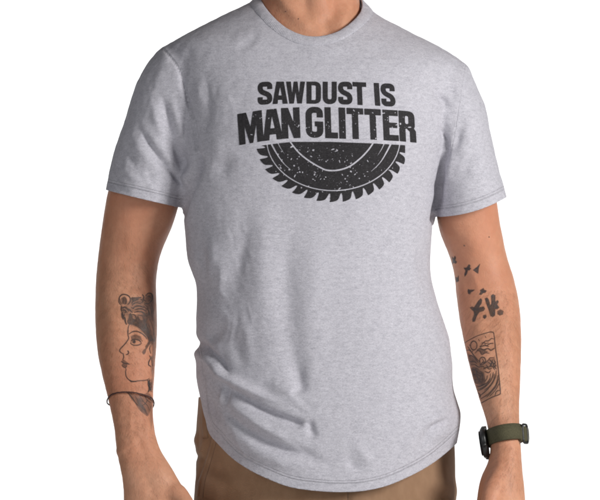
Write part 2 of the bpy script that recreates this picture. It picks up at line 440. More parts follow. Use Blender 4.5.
# sign: positive side is to the RIGHT-hand side walking along the points in image coordinates (y down)
STROKES = [
 # left sleeve
 ('c', -1.5, 1.5, [(166, 52), (177, 67), (184, 86), (189, 106), (193, 126), (196, 150)], (.1, .2)),
 ('g', -1.0, 2.4, [(178, 70), (184, 86), (189, 106), (193, 126), (196, 150)], (.2, .1)),
 ('o', 1.1, 3.0, [(168, 56), (177, 67), (184, 86), (189, 106), (193, 126), (197, 152)], (.2, .2)),
 ('g', -4.5, 4.5, [(158, 84), (162, 100), (167, 117), (173, 138), (181, 158), (190, 178)], (.3, .2)),
 ('g', 3.0, 4.5, [(168, 88), (173, 108), (180, 132), (188, 152), (194, 168)], (.4, .3)),
 ('g', 2.5, 5, [(149, 90), (153, 108), (160, 128), (170, 150)], (.4, .4)),
 ('g', -2.2, 3.2, [(135, 118), (143, 134), (154, 151), (167, 167), (184, 187)], (.35, .15)),
 ('c', -2.4, 1.5, [(137, 122), (144, 135), (154, 151), (167, 167), (185, 188)], (.25, .1)),
 ('g', 2.6, 4.5, [(146, 120), (155, 138), (168, 156), (182, 174)], (.4, .3)),
 ('g', 2.0, 5, [(128, 120), (136, 142), (150, 163), (168, 180)], (.4, .3)),
 ('g', -2.0, 4, [(122, 138), (128, 155), (140, 172)], (.4, .4)),
 ('g', 1.6, 4, [(118, 160), (130, 176), (146, 186)], (.4, .4)),
 ('g', -1.6, 3, [(108, 180), (118, 186), (132, 196)], (.3, .4)),
 ('g', -6.0, 5.0, [(198, 150), (197, 168), (191, 184), (183, 200), (180, 212)], (.25, .0)),
 ('g', 3.5, 5.0, [(191, 150), (189, 166), (183, 182), (177, 196)], (.3, .3)),
 ('c', -3.4, 1.7, [(189, 112), (194, 138), (197.5, 156), (197, 169), (192, 184), (184, 202)], (.2, .0)),
 ('c', -2.0, 1.4, [(196, 150), (198, 160), (197, 171), (191, 186)], (.1, .2)),
 ('c', -1.3, 1.6, [(158, 86), (162, 102), (168, 120), (174, 140)], (.3, .3)),
 ('c', -1.6, 1.9, [(200, 70), (206, 84), (209, 98), (208, 116), (203, 138)], (.3, .2)),
 # left chest beside the armhole
 ('g', -1.0, 6, [(199, 68), (206, 84), (209, 100), (207, 120), (201, 142)], (.35, .2)),
 ('g', .6, 6, [(192, 62), (198, 84), (200, 104), (199, 124)], (.35, .4)),
 ('g', .8, 8, [(216, 70), (221, 92), (219, 118), (212, 145)], (.35, .4)),
 ('g', -2.2, 8, [(236, 152), (224, 166), (212, 182)], (.4, .4)),
 ('g', 2.0, 9, [(205, 160), (215, 150), (232, 140)], (.4, .4)),
 # pectorals and the hollow below
 ('g', 2.0, 34, [(230, 120), (262, 128)], (0, 0)),
 ('g', 2.0, 34, [(365, 120), (400, 115)], (0, 0)),
 ('g', -1.6, 20, [(200, 185), (260, 205), (320, 222), (380, 215)], (.4, .4)),
 # left flank and belly: long soft hanging folds
 ('g', -2.8, 9, [(248, 195), (246, 215), (242, 245), (238, 280), (224, 325)], (.4, .3)),
 ('g', 2.4, 10, [(270, 180), (265, 225), (262, 280), (262, 330), (272, 385)], (.4, .3)),
 ('g', -3.0, 10, [(298, 205), (291, 235), (287, 285), (290, 335), (296, 386)], (.4, .14)),
 ('g', 2.4, 14, [(322, 190), (316, 250), (314, 320), (322, 400)], (.4, .4)),
 ('g', 1.2, 5, [(239, 305), (247, 335), (256, 372)], (.35, .3)),
 ('g', -1.5, 5, [(230, 318), (236, 345), (246, 376)], (.35, .3)),
 ('g', 3.0, 8, [(213, 225), (212, 255), (214, 290)], (.3, .4)),
 ('g', -2.8, 6, [(200, 232), (203, 262), (207, 295)], (.3, .4)),
 ('g', 2.2, 5, [(222, 250), (222, 280), (216, 305)], (.3, .4)),
 ('g', -3.0, 6, [(225, 320), (216, 332), (206, 338)], (.4, .2)),
 ('g', 2.0, 6, [(268, 380), (280, 388), (296, 394)], (.4, .2)),
 ('g', -3.0, 7, [(298, 360), (298, 380), (304, 396)], (.4, .25)),
 # overlapping roll at the waist, left
 ('c', -5.5, 2.4, [(196, 340), (205, 346), (216, 357), (229, 373), (240, 386)], (.2, .3)),
 ('g', 3.4, 5.5, [(196, 353), (208, 361), (222, 374), (240, 386), (262, 398)], (.0, .45)),
 ('g', 2.2, 6.0, [(199, 334), (212, 342), (226, 355)], (.0, .5)),
 ('g', -4.6, 3.6, [(214, 368), (222, 378), (237, 393), (255, 406), (281, 419), (310, 427)], (.35, .12)),
 ('g', 3.0, 4.0, [(210, 362), (220, 372), (241, 385), (263, 396), (292, 407)], (.2, .4)),
 ('g', -2.2, 2.4, [(231, 388), (229, 398), (224, 410)], (.2, .4)),
 ('g', 1.5, 2.4, [(225, 388), (223, 398), (218, 408)], (.2, .4)),
 ('g', 3.0, 4.5, [(214, 390), (230, 403), (255, 422), (285, 437), (318, 446)], (.3, .35)),
 ('g', -3.8, 4.5, [(208, 392), (226, 413), (248, 433), (278, 448), (304, 456), (345, 466)], (.4, .3)),
 ('g', 3.0, 8.0, [(208, 402), (226, 424), (250, 444), (285, 462), (330, 476)], (.3, .3)),
 ('g', -3.0, 4.0, [(308, 420), (311, 430), (318, 440)], (.2, .4)),
 ('g', -2.0, 5.0, [(344, 452), (354, 464), (366, 472)], (.35, .35)),
 ('g', -2.6, 4.0, [(204, 394), (212, 410), (222, 426)], (.2, .4)),
 ('g', 2.2, 5.0, [(352, 440), (366, 456), (380, 466)], (.4, .3)),
 # right side
 ('g', -3.2, 3.2, [(430, 83), (437, 92), (445, 103), (453, 114)], (.3, .3)),
 ('g', 1.8, 4, [(437, 84), (446, 95), (456, 106)], (.4, .4)),
 ('g', 1.6, 4, [(424, 88), (432, 100), (440, 114)], (.4, .4)),
 ('g', -1.8, 3.2, [(448, 82), (452, 92), (454, 104)], (.3, .3)),
 ('c', -5.0, 2.0, [(433, 120), (440, 130), (445, 142), (446, 154), (442, 166)], (.35, .2)),
 ('g', -3.4, 3.6, [(449, 152), (444, 168), (440, 184), (437, 204), (435, 220)], (.3, .0)),
 ('g', 3.0, 4.0, [(453, 140), (451, 160), (447, 182), (444, 200)], (.4, .3)),
 ('g', -2.2, 3.0, [(461, 122), (457, 140), (451, 160)], (.35, .35)),
 ('g', 2.0, 5.0, [(470, 110), (466, 135), (458, 160)], (.4, .4)),
 ('g', -1.6, 4.0, [(476, 140), (466, 168), (455, 190)], (.4, .4)),
 ('g', 2.4, 6.0, [(428, 118), (435, 135), (436, 155)], (.4, .4)),
 ('g', -1.5, 6, [(420, 235), (424, 270), (428, 300)], (.4, .4)),
 ('g', 1.8, 8, [(410, 240), (414, 280), (420, 320)], (.4, .4)),
 ('g', -1.6, 8, [(450, 336), (438, 352), (420, 368), (404, 378)], (.4, .4)),
 ('g', 1.5, 9, [(452, 352), (440, 368), (424, 382)], (.4, .4)),
 ('c', -5.0, 1.8, [(424, 438), (433, 428), (443, 421), (453, 416)], (.35, .3)),
 ('g', 2.6, 4.5, [(420, 430), (432, 420), (445, 411), (455, 407)], (.4, .4)),
 ('g', 2.2, 5.0, [(428, 444), (440, 434), (453, 426)], (.4, .4)),
 ('g', -2.0, 5.0, [(414, 446), (424, 440), (434, 432)], (.4, .3)),
 ('g', 1.6, 6.0, [(400, 455), (414, 438), (426, 422)], (.4, .4)),
 # shoulder tops and below the collar
 ('g', -1.3, 5, [(262, 30), (250, 42), (236, 52)], (.3, .5)),
 ('g', -1.2, 5, [(368, 40), (380, 52), (396, 62)], (.3, .5)),
 ('g', 1.6, 7, [(290, 44), (325, 50), (358, 44)], (.4, .4)),
]
fr = np.random.default_rng(21)
for (x0, x1, y0, y1, dx, dy, n, hm) in [(118, 180, 80, 185, .5, .85, 16, 1.), (188, 255, 215, 330, .08, 1, 16, .9), (250, 300, 240, 380, .05, 1, 6, .6), (205, 300, 385, 465, .86, .5, 14, .8), (198, 235, 300, 350, .5, .6, 6, .8),
                                   (438, 482, 75, 190, -.35, .93, 12, .9), (400, 440, 400, 450, .8, -.6, 9, .8), (195, 225, 70, 150, .15, 1, 6, 1.), (415, 440, 120, 230, .05, 1, 5, .7), (400, 450, 320, 390, -.75, .6, 5, .5)]:
    for _ in range(n):
        x, y = fr.uniform(x0, x1), fr.uniform(y0, y1); L = fr.uniform(16, 46); a = math.atan2(dy, dx) + fr.normal() * .2; b = a + fr.normal() * .3
        STROKES.append(('g', float(fr.choice([-1, 1]) * fr.uniform(.35, .85) * hm), float(fr.uniform(1.6, 3.2)), [(x, y), (x + math.cos(a) * L / 2, y + math.sin(a) * L / 2), (x + math.cos(a) * L / 2 + math.cos(b) * L / 2, y + math.sin(a) * L / 2 + math.sin(b) * L / 2)], (.4, .4)))
disp = folds(V, N, STROKES, 2.4)
px, py = to_px(V)
nz = np.array([noise.fractal(Vector((v[0] * 26, v[1] * 26, v[2] * 15)), 1.0, 2.0, 3) for v in V])
nz2 = np.array([noise.fractal(Vector((v[0] * 90 + 5, v[1] * 90, v[2] * 60)), 1.0, 2.0, 2) for v in V])
slv = np.maximum(sstep(198, 180, px) * sstep(215, 150, py), sstep(430, 450, px) * sstep(225, 150, py))
disp *= 1.35 - .05 * slv + .75 * sstep(340, 385, py) * sstep(350, 300, px)
disp += nz * (.0004 + .0004 * sstep(320, 240, px)) * (1 + slv) + nz2 * .0003 * (1 + 1.2 * slv)
V = V + N * disp[:, None]
V = smooth(V, F, 1, .4)
N = normals(V, F)
px, py = to_px(V)

# edge fields -----------------------------------------------------------
hemF = cr([(190, 366), (196, 380), (200, 398), (204, 416), (209, 433), (218, 444), (232, 458), (248, 469), (266, 478), (290, 487),
           (318, 491), (340, 492), (362, 491), (386, 486), (410, 476), (430, 465), (446, 453), (458, 442), (466, 434)], 4)
front_h = np.interp(px, hemF[:, 0], hemF[:, 1])
back_h = np.interp(px, [190, 470], [372, 428])
wb = sstep(-.015, .05, V[:, 1])
k_h = (front_h * (1 - wb) + back_h * wb)
slope = np.gradient(np.interp(np.arange(180, 480), hemF[:, 0], hemF[:, 1]))
sl = np.interp(px, np.arange(180, 480), slope) * (1 - wb)
f_hem = (k_h - py) * S / np.sqrt(1 + sl ** 2)
# sleeves: distance along the sleeve axis to the cuff line
def cuff_field(a, b, bow, side):
    a, b = np.array(a, float), np.array(b, float); d = (b - a); L = np.linalg.norm(d); d /= L
    n = np.array([d[1], -d[0]])
    if n[1] > 0: n = -n                 # points up, away from the cuff
    u = (px - a[0]) * d[0] + (py - a[1]) * d[1]
    v = (px - a[0]) * n[0] + (py - a[1]) * n[1]
    t = np.clip(u / L, -.2, 1.2)
    v = v + bow * 4 * t * (1 - t) * np.where(V[:, 1] < 0, 1, -1) * sstep(0, .03, np.abs(V[:, 1]))
    return v * S
f_cl = cuff_field((106, 190), (182, 208), 0.5, 0)
f_cr = cuff_field((435, 217), (507, 197), 5.0, 1)
lineL = np.interp(py, [140, 160, 196, 206, 210, 220, 235], [196, 192, 186, 181.6, 182.6, 183.4, 183.4])
lineR = np.interp(py, [150, 170, 200, 216, 232, 250], [446, 440, 436.6, 434.3, 433.2, 433])
gL, gR = (px - lineL) * S, (lineR - px) * S
zL, zR = (py > 150) & (py < 240), (py > 160) & (py < 255)
f_slv = np.full(len(V), .5)
f_slv[zL] = np.maximum(f_cl, gL)[zL]
q_ = np.maximum(f_cr, gR); f_slv[zR] = np.minimum(f_slv, q_)[zR]
e_slv = np.full(len(V), .05); m1 = zL & (gL < 0); m2 = zR & (gR < 0)
e_slv[m1] = np.abs(f_cl)[m1]; e_slv[m2] = np.abs(f_cr)[m2]
nostitch = np.maximum(sstep(-.006, -.0005, gL) * zL * (px < 250), sstep(-.006, -.0005, gR) * zR * (px > 350))
# neckline: tilted ellipse
a0, b0 = P(318, 41, -.088), P(311, -24, .088)
cN = (a0 + b0) / 2; vd = (b0 - a0); hb = np.linalg.norm(vd) / 2; vd /= 2 * hb
cN[0] = (311.5 - 300) * S
ud = np.array([1, 0, 0]); ud = ud - vd * (ud @ vd); ud /= np.linalg.norm(ud)
rel = V - cN; u_ = rel @ ud; v_ = rel @ vd
ha = 50.5 * S
rr = np.hypot(u_ / ha, v_ / hb); ang = np.arctan2(v_ / hb, u_ / ha)
f_neck = np.where((py < 75) & (V[:, 2] > 1.30), (rr - 1) * np.hypot(ha * np.cos(ang), hb * np.sin(ang)), .5)
edge = np.minimum(np.abs(f_hem), e_slv)
edge = np.minimum(edge, .05)
# armhole seams (distance in metres)
seamL = cr([(160, 44), (164, 50), (177, 67), (184, 86), (189, 106), (193, 126), (196, 150)])
seamR = cr([(470, 58), (465, 66), (462, 84), (459, 104), (455, 130), (449, 160), (440, 190)])
dl, sL, tL = poly_dist(px, py, seamL); dr, sR, tR = poly_dist(px, py, seamR)
armseam = np.minimum(np.where(V[:, 1] < .02, np.minimum(dl, dr + 1.2), 9) * S, .01)
around = ang * 230
Fl = F.tolist()
Vb, Fb, (fn_, fs_, ed_, as_, ar_, ns_) = clip(V, Fl, f_hem, [f_neck, f_slv, edge, armseam, around, nostitch])
Vb, Fb, (fn_, ed_, as_, ar_, ns_) = clip(Vb, Fb, fs_, [fn_, ed_, as_, ar_, ns_])
COL = .0145
Vs, Fs, (ed1, as1, ns1) = clip(Vb, Fb, fn_ - COL, [ed_, as_, ns_])
cl_r = clip(Vb, Fb, fn_, [fn_, ar_])
Vc, Fc, (fn1, ar1) = clip(cl_r[0], cl_r[1], COL + .0006 - cl_r[2][0], cl_r[2])
def biggest(V, F, attrs):
    """keep only the largest connected piece"""
    par = list(range(len(V)))
    def find(i):
        while par[i] != i: par[i] = par[par[i]]; i = par[i]
        return i
    for q in F:
        r = find(q[0])
        for i in q[1:]:
            s = find(i)
            if s != r: par[s] = r
    root = [find(i) for i in range(len(V))]
    cnt = np.bincount(root, minlength=len(V)); best = int(cnt.argmax())
    keep = [i for i in range(len(V)) if root[i] == best]; m = {u: i for i, u in enumerate(keep)}
    return V[keep], [[m[i] for i in q] for q in F if root[q[0]] == best], [a[keep] for a in attrs]
Vs, Fs, (ed1, as1, ns1) = biggest(Vs, Fs, [ed1, as1, ns1])
Vc, Fc, (fn1, ar1) = biggest(Vc, Fc, [fn1, ar1])
shirt = obj('t_shirt', Vs, Fs, M_shirt, person)
add_attr(shirt, 'nostitch', ns1); add_attr(shirt, 'edge', ed1); add_attr(shirt, 'armseam', as1)
sm = shirt.modifiers.new('s', 'SOLIDIFY'); sm.thickness = .0016; sm.offset = -1
shirt_bvh = BVHTree.FromPolygons([tuple(v) for v in Vs], Fs)
# collar: slightly raised band of rib
import bmesh
co = obj('collar', Vc, Fc, M_rib, shirt)
bm = bmesh.new(); bm.from_mesh(co.data); bm.normal_update(); bm.verts.ensure_lookup_table()
for i, v in enumerate(bm.verts):
    g = min(max(fn1[i], 0), COL)
    v.co += v.normal * (.0002 + .0013 * math.sin(math.pi * min(1, g / COL)) ** .6)
bm.to_mesh(co.data); bm.free()
add_attr(co, 'around', ar1)
sm = co.modifiers.new('s', 'SOLIDIFY'); sm.thickness = .0022; sm.offset = -1
print('shirt', len(Vs), 'collar', len(Vc))

# ------------------------------------------------------------------ body
parts = []
rs = torso_rings(-.015, 380, 14)
parts.append(loft(rs, 64))
# pelvis and legs, inside the trousers
def vrings(keys, n=16, ex=2.2):
    K = np.array(keys, float); ys = np.linspace(K[0, 0], K[-1, 0], n)
    L, R, yc, hd = smooth_rings(keys, None, ys, .8)
    return [(((P(L[i], y, yc[i]) + P(R[i], y, yc[i])) / 2), ((P(R[i], y, yc[i])[0] - P(L[i], y, yc[i])[0]) / 2, 0, 0), (0, hd[i], 0), ex) for i, y in enumerate(ys)]
parts.append(loft(vrings([(350, 225, 430, -.005, .085), (430, 222, 430, .0, .085), (480, 216, 434, 0, .095), (530, 215, 438, .0, .095)], 10), 48))
parts.append(loft(vrings([(480, 215, 320, 0, .085), (560, 212, 316, 0, .08), (740, 228, 290, 0, .055), (860, 226, 290, .02, .055), (1080, 240, 275, .02, .028), (1100, 240, 276, .02, .03)], 24), 40))
parts.append(loft(vrings([(480, 330, 436, 0, .085), (560, 332, 438, 0, .08), (740, 360, 424, 0, .055), (860, 362, 426, .02, .055), (1080, 378, 414, .02, .028), (1100, 378, 414, .02, .03)], 24), 40))
# neck
parts.append(loft(vrings([(-75, 266, 354, .020, .060), (-30, 263, 356, .014, .064), (-5, 260, 357.5, .010, .067), (10, 255, 360, .009, .070), (24, 246, 368, .008, .076), (45, 225, 390, .004, .085), (70, 210, 410, 0, .090)], 20, 2.15), 56))
# head (outside the photo's frame)
HD = [(-212, 300, 324, .035, .020), (-208, 284, 340, .030, .050), (-198, 268, 356, .026, .078), (-180, 257, 367, .022, .094), (-155, 252, 372, .018, .101),
      (-125, 252, 372, .012, .102), (-100, 255, 369, .004, .098), (-80, 258, 366, -.004, .088), (-60, 263, 361, -.014, .076), (-42, 272, 352, -.028, .058), (-30, 284, 340, -.042, .038), (-24, 296, 328, -.050, .018)]
parts.append(loft(vrings(HD, 34, 2.1), 56))
def blob(c, r, n=20):
    rings = []
    for t in np.linspace(.12, math.pi - .12, 12):
        rings.append((np.array(c) + np.array([0, 0, r[2] * math.cos(t)]), (r[0] * math.sin(t), 0, 0), (0, r[1] * math.sin(t), 0), 2))
    return loft(rings, n)
# nose, brow, lips, ears
parts.append(loft([(P(312, -118, -.080), (.007, 0, 0), (0, .010, 0), 2), (P(312, -105, -.092), (.009, 0, 0), (0, .014, 0), 2),
                   (P(312, -92, -.099), (.013, 0, 0), (0, .018, 0), 2), (P(312, -84, -.096), (.016, 0, 0), (0, .013, 0), 2), (P(312, -81, -.09), (.008, 0, 0), (0, .006, 0), 2)], 20))
parts.append(blob(P(312, -124, -.074), (.042, .014, .008)))
parts.append(blob(P(312, -69, -.081), (.023, .010, .0055))); parts.append(blob(P(312, -62.5, -.078), (.020, .010, .006)))
parts.append(blob(P(312, -38, -.078), (.020, .012, .014)))
for sx in (251, 373):
    parts.append(blob(P(sx, -108, .02), (.007, .018, .030)))

def limb(keys, n, ex=2.1):
    """keys (oy-outer x,y, inner x,y, yc, hd)"""
    return seg_rings([k + (ex,) for k in keys], n)
ARM_L = [(200, 62, 218, 118, .000, .045), (172, 66, 205, 132, .000, .052), (152, 84, 192, 146, .000, .055), (134, 112, 187, 166, .002, .056),
         (119, 150, 184, 186, .006, .055), (110.5, 182, 180.5, 200, .010, .053), (106, 200, 177, 212, .013, .051), (102.5, 222, 172.5, 227, .018, .049), (99.5, 245, 164, 245, .022, .046),
         (97.5, 262, 158.5, 262, .024, .044), (96, 280, 156, 280, .020, .043), (95, 300, 156.5, 300, .012, .044), (95, 320, 157.3, 320, .000, .045),
         (96, 340, 157, 340, -.014, .044), (98.5, 358, 156, 358, -.028, .041), (102, 376, 154.5, 376, -.042, .037), (106.5, 392, 153.5, 392, -.056, .033),
         (110, 408, 153.2, 408, -.068, .029), (113, 422, 153.8, 422, -.078, .0255), (115, 436, 156, 437, -.088, .0235), (116, 450, 160.5, 450, -.096, .0225),
         (119, 464, 170, 465, -.102, .0225), (122.5, 480, 179.5, 480, -.108, .0225), (123, 497, 187, 498, -.112, .022), (124, 515, 192, 514, -.114, .0205),
         (127, 535, 190, 534, -.114, .0175), (130, 550, 187, 549, -.112, .014)]
ARM_R = [(430, 66, 405, 118, .000, .045), (455, 80, 418, 132, .000, .052), (470, 98, 428, 150, .000, .055), (480, 124, 433, 172, .002, .056),
         (488, 156, 436, 190, .006, .055), (494, 184, 436, 206, .010, .053), (497, 202, 437, 221, .013, .051), (500.5, 226, 440, 234, .018, .049), (505, 250, 448, 252, .022, .046),
         (510, 266, 452.5, 266, .024, .044), (514.5, 280, 455, 280, .020, .044), (518.5, 298, 456.5, 298, .012, .045), (520.7, 318, 459, 318, .000, .045),
         (521.3, 338, 463, 338, -.014, .044), (521.2, 358, 467.5, 358, -.028, .042), (520.5, 376, 472, 376, -.042, .039), (519.8, 392, 477, 392, -.056, .036),
         (519.3, 408, 482, 408, -.068, .033), (519.3, 422, 486.5, 422, -.078, .031), (520, 436, 489.5, 436, -.088, .0305), (521, 450, 490.5, 451, -.096, .031),
         (521.7, 463, 488, 463, -.102, .033), (523.5, 480, 480, 479, -.108, .036), (525, 497, 477, 497, -.112, .038), (526, 515, 476, 514, -.114, .039),
         (524, 535, 480, 534, -.114, .038), (521, 550, 484, 549, -.112, .036)]
parts.append(loft(limb(ARM_L, 90), 48)); parts.append(loft(limb(ARM_R, 90), 48))
# fingers: chains of round rings
def chain(pts, rad):
    pts = [np.array(p, float) for p in pts]; R_ = []
    q = cr(pts, 5); t = np.linspace(0, 1, len(q)); r = np.interp(t, np.linspace(0, 1, len(rad)), rad)
    for i, p in enumerate(q):
        d = q[min(i + 1, len(q) - 1)] - q[max(i - 1, 0)]; d /= np.linalg.norm(d)
        u = np.cross(d, [0, 1, 0]); u /= np.linalg.norm(u); w = np.cross(d, u)
        R_.append((p, u * r[i], w * r[i], 2))
    return loft(R_, 18)
# his right hand (left in the photo): back of the hand to the camera-left, thumb forward and inward
for k, (x0, ln, r) in enumerate([(181, 60, .0088), (165, 68, .0092), (149, 63, .0088), (134, 50, .0078)]):
    parts.append(chain([P(x0 - 2, 528, -.112), P(x0, 546, -.116), P(x0 + 1, 546 + ln * .45, -.124), P(x0 - 3, 546 + ln * .75, -.118), P(x0 - 8, 546 + ln, -.106)], [r * 1.15, r * 1.08, r, r * .95, r * .8, r * .45]))
parts.append(chain([P(165, 484, -.108), P(180, 498, -.124), P(190, 512, -.142), P(195, 532, -.146), P(194, 552, -.144)], [.013, .015, .012, .0105, .010, .006]))
# his left hand (right in the photo), thumb side towards the camera
for k, (yy, ln, r) in enumerate([(-.142, 60, .0088), (-.122, 68, .0092), (-.102, 63, .0088), (-.084, 50, .0078)]):
    parts.append(chain([P(500, 528, yy), P(502, 546, yy - .002), P(500, 546 + ln * .45, yy - .008), P(493, 546 + ln * .75, yy - .004), P(484, 546 + ln, yy + .006)], [r * 1.15, r * 1.08, r, r * .95, r * .8, r * .45]))
parts.append(chain([P(500, 474, -.128), P(492, 494, -.146), P(488, 512, -.156), P(484, 530, -.160), P(482, 548, -.158)], [.013, .0145, .012, .0105, .010, .006]))

VB, FB = remesh(parts, .003)
VB = smooth(VB, FB, 7)
NB = normals(VB, FB)
BODY = [
 # collar bones, notch, neck muscles
 ('g', -4.0, 7, [(329, 34), (326, 24)], (0, 0)),
 ('g', 2.6, 6, [(272, -20), (284, 2), (300, 20), (316, 32)], (.1, .2)),
 ('g', 2.6, 6, [(357, -20), (352, 0), (345, 18), (338, 30)], (.1, .2)),
 ('g', 3.0, 8, [(318, -20), (320, 0), (323, 14)], (.0, .5)),
 ('g', -2.5, 5, [(334, -10), (334, 10), (332, 26)], (.2, .3)),
 ('g', -2.5, 6, [(302, -15), (306, 8), (316, 22)], (.2, .3)),
 # left arm
 ('g', 2.0, 9, [(135, 215), (131, 240), (130, 262)], (.4, .4)),
 ('g', -1.6, 7, [(158, 232), (146, 262), (140, 285)], (.3, .4)),
 ('g', -1.2, 4, [(118, 292), (132, 287), (148, 286)], (.4, .4)),
 ('g', 1.8, 8, [(112, 290), (114, 325), (122, 365)], (.4, .4)),
 ('g', -1.4, 6, [(136, 290), (134, 320), (134, 360)], (.4, .4)),
 ('g', .9, 1.8, [(128, 392), (132, 412), (130, 432), (136, 452)], (.3, .3)),
 ('g', .8, 1.6, [(144, 300), (147, 330), (144, 362)], (.3, .3)),
 ('g', 1.3, 2.6, [(146, 412), (147, 430), (150, 444)], (.3, .3)),
 ('g', -1.5, 4, [(139, 430), (141, 446), (150, 462)], (.3, .3)),
 ('g', 1.5, 5, [(150, 455), (162, 474), (170, 492)], (.3, .3)),
 ('g', -1.2, 5, [(140, 462), (148, 482), (154, 500)], (.3, .1)),
 ('g', 1.5, 5, [(119, 446), (121, 456)], (.3, .3)),
 # right arm
 ('g', 1.8, 9, [(468, 222), (474, 245), (478, 262)], (.4, .4)),
 ('g', -1.5, 6, [(456, 262), (466, 282), (472, 300)], (.4, .4)),
 ('g', -1.0, 4, [(462, 288), (478, 284), (500, 282)], (.4, .4)),
 ('g', 1.6, 8, [(504, 290), (506, 320), (504, 355)], (.4, .4)),
 ('g', -1.2, 6, [(484, 300), (490, 330), (496, 365)], (.4, .4)),
 ('g', .8, 1.7, [(470, 262), (478, 285), (484, 310)], (.3, .3)),
 ('g', .9, 1.8, [(497, 350), (500, 380), (502, 410)], (.3, .3)),
 ('g', 1.2, 2.6, [(498, 400), (500, 420), (502, 436)], (.3, .3)),
 ('g', 1.0, 4, [(503, 448), (500, 465), (496, 485)], (.3, .3)),
]
dB = folds(VB, NB, BODY, 1.5) * 1.35
for c, r in ((P(313, -112, -.09), 0),):
    pass
nb = np.array([noise.fractal(Vector((v[0] * 60, v[1] * 60, v[2] * 40)), 1.0, 2.0, 3) for v in VB])
dB += nb * .0004
VB = VB + NB * dB[:, None]
# eye sockets
for ex in (290, 334):
    c = P(ex, -112, -.085); d = np.linalg.norm((VB - c) / np.array([.017, .03, .011]), axis=1)
    VB[:, 1] += .008 * np.exp(-d ** 2)
full = BVHTree.FromPolygons([tuple(v) for v in V], Fl)
bx, by = to_px(VB)
for i in np.where(((by > 62) & (by < 178)) | ((bx > 195) & (bx < 425) & (by > 60) & (by < 380)))[0]:
    p = Vector(VB[i]); loc, nr, _, dd = full.find_nearest(p)
    s_ = (p - loc).dot(nr)
    if s_ > -.004: VB[i] = np.array(loc - nr * .004)
body = obj('body', VB, FB, M_skin, person)
body_bvh = BVHTree.FromPolygons([tuple(v) for v in VB], FB.tolist())
print('body', len(VB))
# hair cap, eyes (above the frame)
M_hair = simple('dark_hair', (.035, .022, .014), .6, 0, 300, .4, .001, .4, (1, 1, .2))
hp = loft(vrings([(-216, 300, 324, .037, .022), (-211, 282, 342, .032, .054), (-200, 264, 360, .030, .083), (-180, 253, 371, .028, .100), (-155, 248, 376, .032, .101), (-125, 248, 376, .040, .092), (-95, 254, 370, .048, .074), (-70, 262, 362, .050, .058)], 26, 2.1), 56)
HV, HF = remesh([hp], .004); HV = smooth(HV, HF, 3); HN = normals(HV, HF)
hn = np.array([noise.fractal(Vector((v[0] * 120, v[1] * 120, v[2] * 60)), 1.0, 2.0, 3) for v in HV])
HV = HV + HN * (hn * .002)[:, None]
obj('hair', HV, HF, M_hair, person)
M_eye = simple('eye_white', (.7, .68, .65), .2)
M_iris = simple('iris', (.06, .04, .025), .2)
for ex in (290, 334):
    v, f = blob(P(ex, -112, -.070), (.0115, .0115, .0085)); e = obj('eye', v, f, M_eye, person)
    v, f = blob(P(ex, -112, -.0805), (.0048, .002, .0048)); obj('iris', v, f, M_iris, e)

# ------------------------------------------------------------------ decals drawn as fields in photo pixels
def ray(bvh, px_, py_):
    o = Vector((0, -D, ZC)); t = Vector(P(px_, py_, 0).tolist()); d = (t - o).normalized()
    return bvh.ray_cast(o, d)

def decal(name, x0, y0, x1, y1, res, fieldfn, bvh, off, mat, parent, dens=None, maxjump=.012):
    xs = np.arange(x0, x1 + res, res); ys = np.arange(y0, y1 + res, res)
    X, Y = np.meshgrid(xs, ys); fld = fieldfn(X, Y)
    nx, ny = len(xs), len(ys)
    idx = np.arange(nx * ny).reshape(ny, nx); f = fld.ravel()
    q = np.stack([idx[:-1, :-1], idx[1:, :-1], idx[1:, 1:], idx[:-1, 1:]], -1).reshape(-1, 4)
    keep = (f[q] > 0).any(1); q = q[keep]
    used = np.unique(q); pos = {}
    # coarse ray grid would lose folds: cast each used point
    Xf, Yf = X.ravel(), Y.ravel()
    for i in used:
        h = ray(bvh, Xf[i], Yf[i])
        if h[0] is not None and h[1].dot(Vector((0, -1, 0))) * 1 != 0:
            n = h[1] if h[1].y < 0 else -h[1]
            if n.y < -.12: pos[i] = np.array(h[0] + n * off)
    q = [r for r in q.tolist() if all(i in pos for i in r)]
    q = [r for r in q if max(pos[i][1] for i in r) - min(pos[i][1] for i in r) < maxjump]
    if not q: return None
    u = sorted({i for r in q for i in r}); m = {a: b for b, a in enumerate(u)}
    VV = np.array([pos[i] for i in u]); FF = [[m[i] for i in r] for r in q]
    dd = dens(X, Y).ravel()[u] if dens else np.ones(len(u))
    VV, FF, (dd,) = clip(VV, FF, f[u], [dd])
    o = obj(name, VV, FF, mat, parent); add_attr(o, 'dens', dd)
    return o

